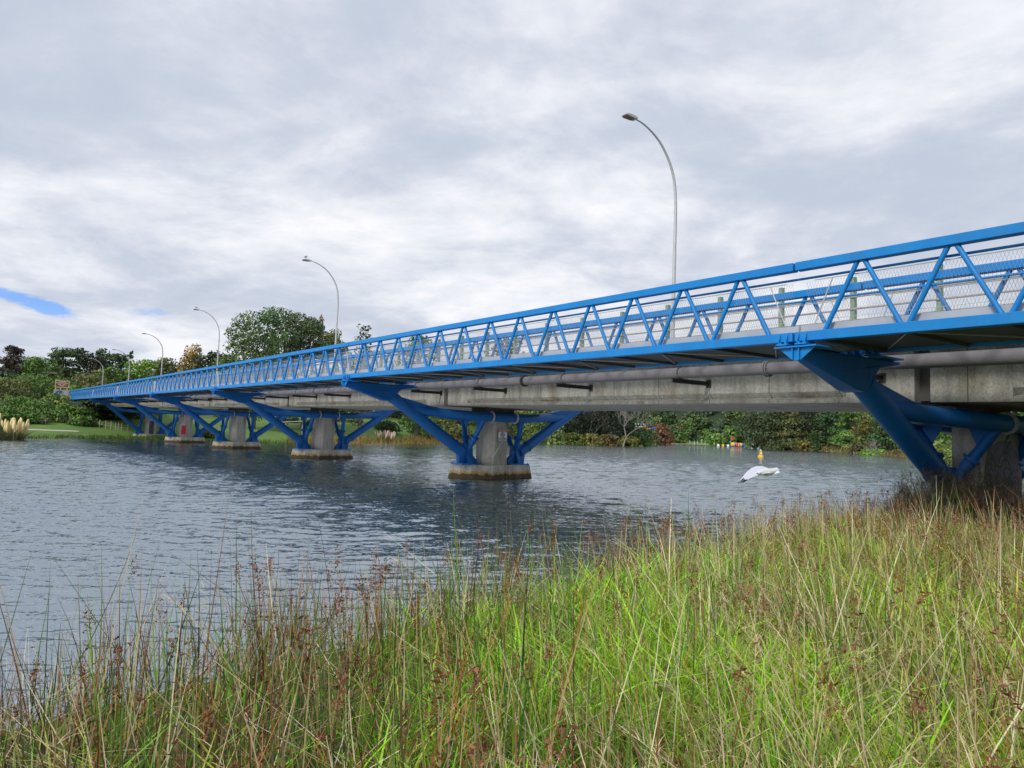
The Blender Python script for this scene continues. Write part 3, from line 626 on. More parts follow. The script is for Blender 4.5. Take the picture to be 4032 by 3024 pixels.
# ---------------------------------------------------------------- foliage
M['leaf'] = mat('leaf', (.05,.09,.02), .6, attr='Col', spec=.25, trans=.12)
M['blade'] = mat('grass_blade', (.1,.2,.03), .5, attr='Col', spec=.3, trans=.14)
def quads_at(P, Nn, size, col, asp=1.):
    n = len(P); Nn = Nn/np.maximum(np.linalg.norm(Nn,axis=1,keepdims=True),1e-6)
    t = NR.normal(size=(n,3)); t -= (t*Nn).sum(1,keepdims=True)*Nn; t /= np.linalg.norm(t,axis=1,keepdims=True); b = np.cross(Nn, t)
    s = np.asarray(size).reshape(-1,1)*.5; t = t*s*asp; b = b*s
    V = np.stack([P-t*.9, P-b*.7, P+t, P+b*.8],1).reshape(-1,3); Fq = np.arange(n*4).reshape(-1,4)
    return V, Fq, np.repeat(col, 4, axis=0)
def crown(kind, H, W, n, leaf, col, sparse=0., seed=0):
    """leaf cloud centred over the origin, from the ground up to H; W is the full width"""
    rg = np.random.default_rng(seed+5); Rr = W/2
    if kind == 'pine':   K = 60; z0 = .12
    elif kind == 'poplar': K = 40; z0 = .10
    elif kind == 'bush': K = 44; z0 = .0
    elif kind == 'vase': K = 64; z0 = .14
    else: K = 54; z0 = .10
    u = rg.uniform(0,1,K); a = rg.uniform(0,2*PI,K); zz = z0+(1-z0)*u
    t = (zz-z0)/(1-z0)
    if kind == 'poplar': rad = Rr*(.35+.65*np.sin(PI*np.clip(t*.85+.12,0,1)))*.6
    elif kind == 'pine': rad = Rr*(1.05-.75*t)*rg.uniform(.55,1.,K)
    elif kind == 'bush': rad = Rr*np.sqrt(np.clip(1-t**2,0,1))*.80*rg.uniform(.5,1.1,K)
    elif kind == 'vase': rad = Rr*np.clip(.35+.75*np.sin(PI*np.clip(t*.8+.1,0,1)),0,1)*.78*rg.uniform(.5,1,K)
    else: rad = Rr*np.sqrt(np.clip(1-(2*t-.85)**2/1.55,0.02,1))*.80*rg.uniform(.45,1.,K)
    C = np.stack([rad*np.cos(a), rad*np.sin(a), H*zz*(.97)],1)
    cr = {'poplar':.34,'pine':.38,'bush':.36}.get(kind,.34)*Rr*rg.uniform(.7,1.25,K)
    C[:,2] = np.minimum(C[:,2], H-cr*({'pine':.25,'poplar':.9}.get(kind,.6)))
    if kind == 'bush': C[:,2] = np.maximum(C[:,2], cr*.2)
    w = cr**2; k = rg.choice(K, n, p=w/w.sum())
    d = rg.normal(size=(n,3)); d /= np.linalg.norm(d,axis=1,keepdims=True); r = rg.uniform(.55,1.12,n)**.7
    fl = {'pine':.32,'poplar':1.7,'bush':.75}.get(kind,.72)
    P = C[k]+d*(cr[k]*r)[:,None]*np.array([1,1,fl])
    P[:,2] = np.clip(P[:,2], .05, None)
    Nn = d+rg.normal(size=(n,3))*.55; Nn[:,2] += .25
    if sparse: 
        nz = vnoise(P[:,0]*3+P[:,2], P[:,1]*3-P[:,2]*2, 1.3/max(Rr*.3,.3), seed) ; m_ = nz > sparse; P, Nn, k = P[m_], Nn[m_], k[m_]
    cl = rg.uniform(.72,1.32,K)[k][:,None]; hue = rg.normal(0,.10,K)[k][:,None]
    c = np.array(col)[None]*cl*(1+np.array([[1,0,-.3]])*hue)*rg.uniform(.65,1.4,(len(P),1))
    V, Fq, cc = quads_at(P, Nn, leaf*rg.uniform(.6,1.35,len(P)), c, 1.25)
    return V, Fq, cc, C
def trunk_mesh(H, W, C, r, seed, bark='bark', spread=True):
    rg = random.Random(seed); q = MB(); h0 = H*.32; lean = rg.uniform(-.04,.04)*H
    q.path([(0,0,-.3),(lean*.2,0,h0*.5),(lean*.6,.02*H,h0),(lean,.02*H,H*.62),(lean*1.1,0,H*.85)], [r*1.25,r,r*.82,r*.45,r*.12], 8)
    if spread:
        idx = sorted(range(len(C)), key=lambda k: -C[k][2])[::3][:11]
        for k in idx:
            c = C[k]; z = min(h0*rg.uniform(.8,1.5), c[2]*.7); p0 = Vector((lean*.6,.02*H,z)); p1 = Vector(c)
            m_ = p0.lerp(p1,.5)+Vector((c[0]*.12, c[1]*.12, -H*.02)); q.path([p0, m_, p1], [r*.42,r*.24,r*.07], 5)
    return q
def tree(px, topy, wpx, D, kind, col, label, dens=1., name='tree', cat='tree', sparse=0., bark='bark', group=None, basey=None, leafk=1.):
    p = gxy(at(px, 1700, D)); H = max(1., at(px, topy, D).z-p.z); W = wpx*D/F*(1. if kind in ('poplar','bush') or D < 150 else 1.32)
    leaf = max(.10, D*.0029)*leafk; n = int(dens*min(14000, max(1500, 7.5*W*H/leaf**2)))
    sd = int(px*7+topy*3+D); V, Fq, cc, C = crown(kind, H, W, n, leaf, tuple(1.15*c_ for c_ in col), sparse, sd)
    t = empty(name, p, R.uniform(0,6.28), label=label, cat=cat, group=group)
    link('crown' if kind != 'bush' else 'foliage', npmesh('crown', V, Fq, M['leaf'], cc), t)
    if kind != 'bush': trunk_mesh(H, W, C, max(.12, H*.018), sd, bark).build('trunk', M[bark], t, smooth=60)
    else: q = MB(); [q.tube((0,0,-.2), tuple(Vector(c)*.8), .05, .02, n=5) for c in C[:6]]; q.build('stem', M['bark'], t)
    return t
DG=(.050,.095,.035); MG=(.090,.160,.036); LG=(.135,.25,.038); YG=(.15,.20,.055); BR=(.13,.10,.04); GO=(.30,.20,.045); PG=(.13,.14,.06); OL=(.115,.135,.045); RU=(.15,.085,.045)
T = [
 (28,1362,95,215,'round',(.055,.045,.030),'dark brownish round tree cut by the left edge of the picture',1.1,0),
 (112,1404,95,200,'round',MG,'round vine covered tree second from the left edge',1.1,0),
 (165,1420,120,208,'round',MG,'green tree in the dip between the vine covered tree and the pines',1.,0),
 (232,1368,110,235,'pine',DG,'dark spreading pine left of the highest pine',1.,0),
 (285,1363,70,240,'pine',DG,'dark pine with the highest ragged top on the left skyline',1.,0),
 (345,1385,110,230,'round',(.035,.045,.025),'dark rounded evergreen between two skyline pines',1.,0),
 (385,1371,60,240,'round',DG,'slim dark evergreen with a domed top on the left skyline',1.,0),
 (450,1393,120,240,'pine',DG,'wide flat topped dark pine behind the street lamps',1.,0),
 (497,1374,22,250,'poplar',DG,'thin spiky dark conifer poking above the skyline',.8,0),
 (545,1418,140,205,'round',LG,'light green rounded tree behind the far street lamps',1.,0),
 (640,1412,100,215,'round',OL,'olive green tree left of the golden brown tree',1.,0),
 (735,1361,112,190,'poplar',GO,'golden brown autumn tree with upright branches',1.2,0),
 (815,1382,120,175,'round',(.028,.050,.022),'very dark green tree right of the golden brown tree',1.,0),
 (880,1392,110,165,'round',MG,'low dark tree touching the left of the tall leafy tree',.9,0),
 (995,1213,250,128,'vase',(.085,.145,.04),'tall leafy tree with open branching in the clump above the bridge',1.,.22),
 (1110,1214,150,140,'vase',(.085,.125,.045),'tall thin topped tree in the middle of the clump above the bridge',.8,.28),
 (1190,1238,230,138,'round',(.075,.105,.045),'dense upright tree on the right of the tall clump',1.1,0),
 (1235,1233,60,150,'poplar',(.22,.16,.06),'pale golden tuft topped poplar at the right of the clump',.8,.3),
 (1290,1295,120,150,'round',OL,'lower olive tree sloping off the right of the tall clump',1.,0),
 (1415,1272,115,135,'vase',(.085,.10,.035),'thin airy tree standing alone right of the second street lamp',.55,.42),
 (1640,1322,150,160,'round',MG,'tree seen through the lattice right of the thin airy tree',.8,.2),
 (1980,1322,130,170,'vase',(.05,.06,.025),'tree seen through the lattice near the middle of the bridge',.6,.3),
 (1800,1410,110,185,'round',OL,'low tree top seen through the lattice left of the middle',.8,.2),
 (150,1480,230,175,'round',MG,'broad mid green tree behind the left bank bushes',1.1,0),
 (20,1490,150,150,'round',OL,'olive tree at the left edge above the cream pampas grass',1.1,0),
 (330,1470,150,190,'round',OL,'olive tree mass behind the brown roadside sign',1.,0),
 (430,1450,130,200,'round',MG,'mid green tree behind the street lamp with no sign',1.,0),
 (690,1440,110,200,'round',(.06,.075,.03),'greyish olive tree under the golden brown tree',1.,0),
 # seen under the bridge
 (1330,1590,170,165,'round',(.035,.060,.025),'dark tree left of the pink pampas grass under the bridge',1.,0),
 (1440,1585,150,185,'round',MG,'green tree behind the pink pampas grass',1.,0),
 (1600,1580,190,195,'round',(.032,.05,.026),'dark tree right of the pink pampas grass',1.,0),
 (1760,1585,170,205,'round',(.05,.08,.03),'green tree behind the left leg of the danger sign pier',1.,0),
 (1900,1590,150,215,'round',MG,'green tree hidden behind the danger sign pier',1.,0),
 (2040,1600,120,220,'round',YG,'yellowish green tree just right of the danger sign pier',1.,0),
 (2130,1590,130,235,'round',MG,'green tree framed by the right arm of the danger sign pier frame',1.,0),
 (2230,1570,170,245,'round',(.028,.04,.024),'very dark tree behind the right frame arm',1.,0),
 (2370,1570,180,255,'round',(.026,.036,.024),'very dark tree behind the bare branches',1.,0),
 (2480,1590,130,262,'round',DG,'dark tree behind the leaning white trunk',1.,0),
 (2530,1690,110,268,'round',MG,'low green tree at the tip of the headland',1.,0),
 (2600,1665,85,335,'pine',RU,'rusty brown tree on the far shore beside the white bus',1.,0),
 (3000,1612,140,300,'round',(.05,.07,.03),'olive tree at the left end of the right bank woods',1.,0),
 (3085,1590,140,300,'pine',OL,'tall olive tree on the right bank behind the buoy',1.2,0),
 (3180,1580,150,300,'round',(.045,.065,.03),'blue green tree left of the dense dark tree on the right bank',1.1,0),
 (3280,1570,130,285,'pine',(.035,.07,.025),'dense dark layered evergreen in the middle of the right bank',1.3,0),
 (3370,1560,130,270,'pine',MG,'bright layered evergreen right of the dense dark tree',1.2,0),
 (3440,1640,120,235,'round',(.11,.11,.03),'golden olive round tree beside the big blue arm',1.1,0),
 (3520,1600,150,225,'round',DG,'dark tree partly behind the big blue arm',1.,0),
 (3640,1600,190,190,'round',MG,'green tree behind the big blue arm',1.,0),
 (3790,1610,170,130,'round',YG,'yellow green tree glimpsed under the nearest support frame',1.,0),
 (3930,1600,170,120,'round',MG,'green tree behind the carved face pier',1.,0),
 (4080,1590,170,110,'round',LG,'light green tree at the right edge behind the nearest pier',1.,0)]
for (px,ty,w,D,kd,c,lb,dn,sp) in T: tree(px,ty,w,D,kd,c,lb,dn,sparse=sp)
BS = [
 (60,1560,160,118,(.095,.18,.035),'big light green bush above the cream pampas grass'),(150,1575,150,116,MG,'green bush left of the brown roadside sign'),
 (215,1545,130,125,YG,'yellowish bush under the brown roadside sign'),(255,1590,120,117,(.11,.21,.035),'bright green bush below the painted abutment wall'),
 (190,1610,150,112,MG,'mid green bush behind the left end of the wire fence'),(310,1600,120,118,MG,'green bush below the end of the blue footbridge'),
 (360,1585,130,122,(.03,.055,.02),'dark bush in the shade of the footbridge end span'),(430,1590,130,124,DG,'dark bush behind the right end of the wire fence'),  # dark leaf greens here paint in the shade beneath the bridge
 (500,1585,110,128,DG,'dark bush beside the farthest pier'),(110,1625,130,108,MG,'low green bush right of the cream pampas grass'),
 (330,1640,110,112,MG,'low green bush behind the middle of the wire fence'),(20,1600,110,105,MG,'green bush at the left edge behind the pampas'),
 (290,1520,80,170,LG,'light green bush beside the small cream pampas clump'),(345,1520,110,175,OL,'olive bush behind the end of the blue footbridge'),
 (820,1700,70,104,OL,'small olive bush between the two farthest piers'),(1240,1655,120,140,MG,'green bush behind the picnic shelter'),
 (1130,1640,100,150,DG,'dark bush left of the picnic shelter'),(900,1640,110,150,MG,'green bush on the lawn behind the middle piers'),
 (1520,1660,130,165,DG,'dark bush touching the pink pampas grass'),(1680,1650,150,178,(.035,.055,.03),'dark bush right of the orange sedge'),
 (1800,1670,150,185,OL,'olive bush behind the left leg of the sign pier'),(1960,1680,110,200,YG,'yellow green bush beside the sign pier'),
 (2180,1690,120,222,YG,'yellow green flax bush at the left of the headland'),(2260,1705,100,225,(.12,.14,.03),'first low flax bush on the headland shore'),
 (2330,1708,90,226,(.13,.13,.03),'flax bush with white plumes on the headland shore'),(2400,1712,110,232,(.11,.085,.03),'brownish low bush under the bare branches'),
 (2475,1718,100,245,(.12,.13,.03),'yellowish bush sloping to the headland tip'),
 (3110,1728,70,300,(.12,.09,.03),'small brown bush at the water edge right of the buoy'),(3165,1735,85,292,(.15,.13,.04),'straw coloured rounded bush at the right bank water edge'),
 (3235,1745,80,285,OL,'olive bush low on the right bank'),(3300,1760,110,275,(.14,.12,.05),'dry straw coloured bush low on the right bank'),
 (3345,1752,70,250,YG,'yellow green bush left of the driftwood tree'),(3410,1745,120,225,(.07,.07,.03),'dull bush behind the driftwood tree'),
 (3440,1770,110,205,LG,'bright green low bush under the driftwood tree'),(3545,1775,90,195,(.14,.09,.04),'brown bush between the driftwood tree and the blue arm'),
 (3700,1730,120,120,YG,'yellow green bush glimpsed between the frame legs')]
for (px,ty,w,D,c,lb) in BS: tree(px,ty,w,D,'bush',c,lb,1.,name='bush',cat='bush')
# wooded far hillside: one mass of crowns
V_, F_, C_ = [], [], []; o_ = 0; rg = np.random.default_rng(3); cnt = 0
while cnt < 760:
    D = rg.uniform(300, 640); px = rg.uniform(2380, 4300) if D > 330 else rg.uniform(3400, 4400); x = (px-2016)/F*D; d = float(sdist(x, D))
    if d < 3: continue
    cnt += 1; H = rg.uniform(6, 12); W = rg.uniform(6, 11); z = float(ground(x, D))
    col = [DG, MG, (.08,.12,.045), (.07,.10,.05), OL, (.10,.14,.05), (.05,.08,.04)][rg.integers(0,7)]
    v, f_, c, _ = crown(['round','pine','bush','round'][rg.integers(0,4)], H, W, 420, 1.5, np.array(col)*rg.uniform(1.,1.6), 0, cnt)
    V_.append(v+np.array([x,D,z])); F_.append(f_+o_); C_.append(c); o_ += len(v)
# filler woods behind the left and middle banks
cnt = 0
while cnt < 330:
    D = rg.uniform(200, 320); px = rg.uniform(-500, 2450); x = (px-2016)/F*D; d = float(sdist(x, D))
    if d < 22: continue
    l_, s_ = W2L(x, D)
    if 12 < l_ < 30: continue
    cnt += 1; H = rg.uniform(7, 11); W = rg.uniform(8, 13); z = float(ground(x, D))
    col = [DG, MG, OL, (.035,.05,.03)][rg.integers(0,4)]
    v, f_, c, _ = crown('round', H, W, 420, 1.3, np.array(col)*rg.uniform(.8,1.2), 0, cnt+900)
    V_.append(v+np.array([x,D,z])); F_.append(f_+o_); C_.append(c); o_ += len(v)
tag(link('far_woodland', npmesh('far_woodland', np.concatenate(V_), np.concatenate(F_), M['leaf'], np.concatenate(C_))), 'dense green woodland covering the far hillside', 'woodland', kind='stuff')
# ribbons: every blade a strip that bends
def ribbons(base, h, w, lean, az, bend, segs, c0, c1, rnd=.25, taper=1.):
    n = len(base); t = np.linspace(0,1,segs+1)[None,:]; dirx = np.cos(az)[:,None]; diry = np.sin(az)[:,None]
    off = h[:,None]*(lean[:,None]*t+bend[:,None]*t**2.4); up = h[:,None]*(t-.35*np.abs(bend[:,None])*t**3)
    X = base[:,0:1]+off*dirx; Y = base[:,1:2]+off*diry; Z = base[:,2:3]+up
    a = NR.uniform(0,PI,n)[:,None]; ww = w[:,None]*.5*(1-.86*taper*t**1.6)
    L_ = np.stack([X-np.cos(a)*ww, Y-np.sin(a)*ww, Z],2); R_ = np.stack([X+np.cos(a)*ww, Y+np.sin(a)*ww, Z],2)
    V = np.stack([L_,R_],2).reshape(-1,3); k = np.arange(n)[:,None]*2*(segs+1)+np.arange(segs)[None]*2
    Fq = np.stack([k,k+1,k+3,k+2],2).reshape(-1,4)
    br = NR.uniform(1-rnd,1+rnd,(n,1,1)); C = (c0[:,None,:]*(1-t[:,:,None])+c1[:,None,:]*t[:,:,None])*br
    C = np.repeat(C[:,:,None,:],2,2).reshape(-1,3); tip = np.stack([X[:,-1],Y[:,-1],Z[:,-1]],1)
    path = np.stack([X,Y,Z],2)
    return V, Fq, C, path
class Acc:
    def __init__(s): s.V=[]; s.F=[]; s.C=[]; s.o=0
    def add(s, V, Fq, C): s.V.append(V); s.F.append(Fq+s.o); s.C.append(C); s.o += len(V)
    def build(s, name, m): return link(name, npmesh(name, np.concatenate(s.V), np.concatenate(s.F), m, np.concatenate(s.C)))
def scatter(n, y0, y1, pw, dmin, dmax=99., xl=-1.15, xr=1.75):
    n = int(n*(xr-xl)/1.7) if xr > 1.7 else n
    u = NR.uniform(0,1,n*3); Y = (y0**(1-pw)+(y1**(1-pw)-y0**(1-pw))*u)**(1/(1-pw)) if pw != 1 else y0*(y1/y0)**u
    X = NR.uniform(xl,xr,n*3)*Y+NR.normal(0,.02,n*3); d = sdist(X,Y); m_ = (d > dmin)&(d < dmax); X, Y = X[m_][:n], Y[m_][:n]
    return X, Y
PAL = np.array([(.045,.135,.025),(.16,.38,.022),(.55,.42,.22),(.38,.15,.045),(.095,.045,.028),(.80,.72,.50),(.28,.34,.055)])
def pick(pr):
    cum = np.cumsum(pr/pr.sum(1,keepdims=True),1); r = NR.uniform(0,1,(len(pr),1)); return PAL[np.minimum((r > cum).sum(1), len(PAL)-1)]
# 1 tall rushes
A = Acc(); heads_ = []
X, Y = scatter(18500, 1.5, 25, .35, -1.3); k = (sdist(X,Y) > -.15)|(NR.uniform(0,1,len(X)) < .30); X, Y = X[k], Y[k]
rt = X/Y; tz = sm((rt+.02)/.3); up_ = sm((Y-5.5)/4)*sm((rt-.12)/.25); pn = vnoise(X,Y,.9,3); pn2 = vnoise(X,Y,2.2,5)
keepm = NR.uniform(0,1,len(X)) < (1-.2*tz*(1-up_))*(.25+1.3*pn2*pn2+.3*pn); X, Y, rt, tz, up_, pn = X[keepm], Y[keepm], rt[keepm], tz[keepm], up_[keepm], pn[keepm]
n = len(X); lf = 1-tz
CXs, CYs = scatter(680, 1.5, 24, .6, -.9); ci = np.array([np.argmin((CXs-a)**2+(CYs-b)**2) for a, b in zip(X, Y)]); cl_ = NR.uniform(0,1,n) < .62
ca = NR.uniform(0,2*PI,n); cr_ = np.abs(NR.normal(0,.075,n))*(1+Y*.03); X = np.where(cl_, CXs[ci]+cr_*np.cos(ca), X); Y = np.where(cl_, CYs[ci]+cr_*np.sin(ca), Y); ctint = NR.uniform(0,1,len(CXs))[ci]
cg = np.exp(-((rt-.05)/.30)**2); dk_l = sm((-.10-rt)/.25); pr = np.stack([.30*lf+.14, .16+.40*cg, .14+.30*up_, .14*lf+.05, .05+.55*dk_l*(1-.5*pn), .10+.14*tz, .05+.14*tz],1)
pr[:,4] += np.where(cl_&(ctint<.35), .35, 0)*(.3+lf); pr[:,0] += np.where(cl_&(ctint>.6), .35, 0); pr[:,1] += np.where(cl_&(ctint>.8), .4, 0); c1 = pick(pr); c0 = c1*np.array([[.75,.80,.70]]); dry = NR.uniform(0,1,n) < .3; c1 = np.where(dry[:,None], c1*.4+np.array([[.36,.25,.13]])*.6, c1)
h = NR.gamma(9,.072,n)*(1+.12*NR.normal(size=n)); h = np.clip(h,.28,1.3)*(.80+.38*pn); h *= np.where(Y < 4.2, .82, 1.)
az = np.where(NR.uniform(0,1,n) < .35+.3*tz, PI+NR.normal(0,.9,n), NR.uniform(0,2*PI,n)); lean = np.abs(NR.normal(.06,.17,n))+.06*tz; bend = NR.normal(.02,.07,n)
az = np.where(cl_, ca, az); lean = np.where(cl_, lean*.6+cr_*1.9, lean); h = np.where(cl_, h*1.08, h); fallen = NR.uniform(0,1,n) < .10; lean = np.where(fallen, NR.uniform(.5,1.6,n), lean)
zb = ground(X,Y)-.03; w = np.clip(.0072+.0006*Y, .008, .017)*NR.uniform(.55,1.35,n)
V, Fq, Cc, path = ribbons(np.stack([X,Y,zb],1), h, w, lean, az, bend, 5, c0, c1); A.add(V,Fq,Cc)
X2, Y2 = scatter(6800, 8.5, 22, .3, -.5, 99, .10, 1.2); X3, Y3 = scatter(4200, 2.6, 9, .3, -.5, 99, -.35, 1.2); X2 = np.concatenate([X2,X3]); Y2 = np.concatenate([Y2,Y3]); k = NR.uniform(0,1,len(X2)) < np.where(Y2 > 8.5,.25,.05)+.9*sm((vnoise(X2,Y2,.5,41)-.25)/.4)*np.where(Y2 > 8.5,1,.9*vnoise(X2,Y2,1.6,77)); X2, Y2 = X2[k], Y2[k]; n2_ = len(X2)
c2 = np.array([(.46,.34,.19),(.26,.12,.055),(.34,.24,.13),(.60,.50,.32),(.10,.16,.03),(.15,.075,.045)])[NR.choice(6,n2_,p=[.28,.2,.2,.12,.12,.08])]
V, Fq, Cc, path2 = ribbons(np.stack([X2,Y2,ground(X2,Y2)-.03],1), NR.uniform(.5,1.0,n2_), NR.uniform(.009,.016,n2_), np.abs(NR.normal(.05,.16,n2_)), np.where(NR.uniform(0,1,n2_)<.6, PI+NR.normal(0,.8,n2_), NR.uniform(0,2*PI,n2_)), NR.normal(.02,.08,n2_), 5, c2*.75, c2); A.add(V,Fq,Cc)
ru = A.build('rushes', M['blade']); tag(ru, 'tall mixed green and brown rushes along the near shore', 'rushes', kind='stuff')
# seed heads on rushes (rust brown tufts) and drooping panicles on dry grass
def tufts(path, idx, at_, n_, spread, sz, col, asp=3.):
    P = path[idx, at_]; k = np.repeat(np.arange(len(idx)), n_); Q = P[k]+NR.normal(0,1,(len(k),3))*spread
    Nn = NR.normal(size=(len(k),3)); c = np.array(col)[None]*NR.uniform(.5,1.5,(len(k),1)); return quads_at(Q, Nn, sz*NR.uniform(.6,1.4,len(k)), c, asp)
idx = np.where((NR.uniform(0,1,n) < .03+.03*up_+.09*lf*(pn < .5)) & (Y < 14))[0]
A = Acc(); A.add(*tufts(path, idx, 4, 46, np.array([.018,.018,.050]), .0125, (.20,.075,.032), 2.2)); A.add(*tufts(path2, np.where(NR.uniform(0,1,n2_) < .10)[0], 5, 40, np.array([.022,.022,.06]), .016, (.22,.09,.045), 2.2)); A.build('rush_seed_heads', M['blade'])
tag(bpy.data.objects['rush_seed_heads'], 'rust brown seed heads among the rushes', 'seed heads', kind='stuff')
# 2 dry straw grass, leaning left, with feathery heads
A = Acc(); X, Y = scatter(3900, 1.5, 24, .3, .3); rt = X/Y; tz = sm((rt-.02)/.45)*.97+.03; k = NR.uniform(0,1,len(X)) < tz*(.25+1.1*sm((vnoise(X,Y,.75,21)-.3)/.4)); X, Y, tz = X[k], Y[k], tz[k]; n = len(X)
h = NR.uniform(.45,1.0,n)*(1-.1*tz); c1 = np.where(NR.uniform(0,1,(n,1)) < .6, np.array([[.66,.58,.31]]), np.array([[.52,.40,.25]])); c0 = c1*np.array([[.8,.85,.6]])
az = np.where(NR.uniform(0,1,n) < .72, PI+NR.normal(0,.75,n), NR.uniform(0,2*PI,n)); lean = np.abs(NR.normal(.05,.32,n)); bend = NR.uniform(.0,.45,n); w = np.clip(.0050+.0005*Y,.006,.012)*NR.uniform(.7,1.3,n)
V, Fq, Cc, path = ribbons(np.stack([X,Y,ground(X,Y)-.03],1), h, w, lean, az, bend, 6, c0, c1, taper=.7); A.add(V,Fq,Cc)
idx = np.where(NR.uniform(0,1,n) < .45)[0]; m_ = 15; kk = np.repeat(idx, m_); tt = NR.uniform(.70,1.,len(kk))*6; i0 = np.clip(tt.astype(int),0,5); fr_ = (tt-i0)[:,None]
P = path[kk,i0]*(1-fr_)+path[kk,i0+1]*fr_; nn = len(kk)
V, Fq, Cc, _ = ribbons(P, NR.uniform(.025,.055,nn), np.clip(.0036+.0005*Y[kk],.005,.010), NR.uniform(.5,1.8,nn), az[kk]+NR.normal(0,.8,nn), NR.uniform(.2,1.,nn), 2, c1[kk]*.85, c1[kk]*1.08); A.add(V,Fq,Cc)
tag(A.build('dry_grass', M['blade']), 'dry straw coloured grass with feathery heads leaning left', 'dry grass', kind='stuff')
# 3 lush green grass underneath
A = Acc(); X, Y = scatter(62000, 1.3, 22, .2, .6); rt = X/Y; pn = vnoise(X,Y,.8,9)*.6+vnoise(X,Y,2.1,4)*.4
pz = sm((rt+.22)/.22)*(.22+1.1*sm((pn-.36)/.26)); k = NR.uniform(0,1,len(X)) < np.clip(pz+.10,0,1); X, Y, rt, pn = X[k], Y[k], rt[k], pn[k]; n = len(X)
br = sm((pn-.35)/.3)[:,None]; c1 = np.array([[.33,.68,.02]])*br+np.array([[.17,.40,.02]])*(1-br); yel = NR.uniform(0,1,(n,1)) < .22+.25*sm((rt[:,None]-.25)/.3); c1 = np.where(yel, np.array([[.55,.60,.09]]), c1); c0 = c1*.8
h = NR.uniform(.20,.56,n)*(.7+.5*pn); az = NR.uniform(0,2*PI,n); lean = np.abs(NR.normal(0,.35,n)); bend = NR.uniform(.1,.9,n); w = np.clip(.009+.0011*Y,.010,.022)*NR.uniform(.55,1.3,n); bb = NR.uniform(0,1,n) < .16; w = np.where(bb, w*1.7, w); h = np.where(bb, h*1.3, h); h *= np.where(np.hypot(X,Y) < 2.3, .6, 1.)
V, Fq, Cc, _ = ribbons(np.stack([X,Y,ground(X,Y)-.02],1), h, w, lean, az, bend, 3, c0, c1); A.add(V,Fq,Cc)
tag(A.build('green_grass', M['blade']), 'lush bright green grass under the rushes', 'grass', kind='stuff')
# 4 broken dead litter between the stems
A = Acc(); X, Y = scatter(11000, 1.3, 22, .2, -.1); n = len(X); c = pick(np.tile([[.1,.05,.5,.4,.7,.25,.1]],(n,1)))
V, Fq, Cc, _ = ribbons(np.stack([X,Y,ground(X,Y)+NR.uniform(0,.22,n)],1), NR.uniform(.12,.4,n), np.clip(.003+.0005*Y,.004,.009), NR.uniform(.8,3.,n), NR.uniform(0,2*PI,n), NR.normal(0,.3,n), 2, c*.8, c, taper=.3); A.add(V,Fq,Cc)
tag(A.build('dead_litter', M['blade']), 'broken dead stems lying between the rushes', 'dead stems', kind='stuff')
# orange sedge bank and shore fringe on the far side
def fringe(pts, n, h0, h1, cols, width, name, label, cat):
    A = Acc(); pts = np.array(pts,float); seg = NR.integers(0,len(pts)-1,n); t = NR.uniform(0,1,(n,1)); P = pts[seg]*(1-t)+pts[seg+1]*t; d_ = pts[seg+1]-pts[seg]
    nrm = np.stack([-d_[:,1],d_[:,0]],1); nrm /= np.linalg.norm(nrm,axis=1,keepdims=True); P = P+nrm*width*NR.uniform(0,1,(n,1)); Dd = np.hypot(P[:,0],P[:,1])
    c = np.array(cols)[NR.integers(0,len(cols),n)]*NR.uniform(.7,1.3,(n,1)); az = NR.uniform(0,2*PI,n)
    V, Fq, Cc, _ = ribbons(np.stack([P[:,0],P[:,1],ground(P[:,0],P[:,1])-.05],1), NR.uniform(h0,h1,n), Dd*.0011*NR.uniform(.7,1.4,n), NR.uniform(0,.5,n), az, NR.uniform(0,.6,n), 3, c*.8, c); A.add(V,Fq,Cc)
    return tag(A.build(name, M['blade']), label, cat, kind='stuff')
fringe([(-34,111),(-22,146),(-17,178),(-8,198)][::1], 5200, .9, 2.3, [(.30,.17,.04),(.34,.22,.06),(.22,.17,.04),(.16,.15,.03)], -9, 'orange_sedge', 'orange brown sedge bank under the bridge', 'sedge')
fringe([(7,221),(40,262),(60,331)], 2600, .8, 2.0, [(.14,.17,.03),(.18,.17,.04),(.10,.12,.03)], -7, 'headland_reeds', 'yellow green reeds along the headland shore', 'reeds')
fringe([(88,130),(102,190),(112,240),(126,284)], 3200, .8, 2.2, [(.20,.15,.05),(.12,.13,.03),(.26,.19,.08)], 6, 'bank_reeds', 'dry reeds along the right bank shore', 'reeds')
fringe([(-55,80),(-59,97),(-54,106),(-40,100),(-33,112)], 9000, .25, .8, [(.10,.19,.02),(.13,.24,.025),(.09,.10,.03)], -9, 'bank_grass', 'bright green grass along the left shore', 'grass')
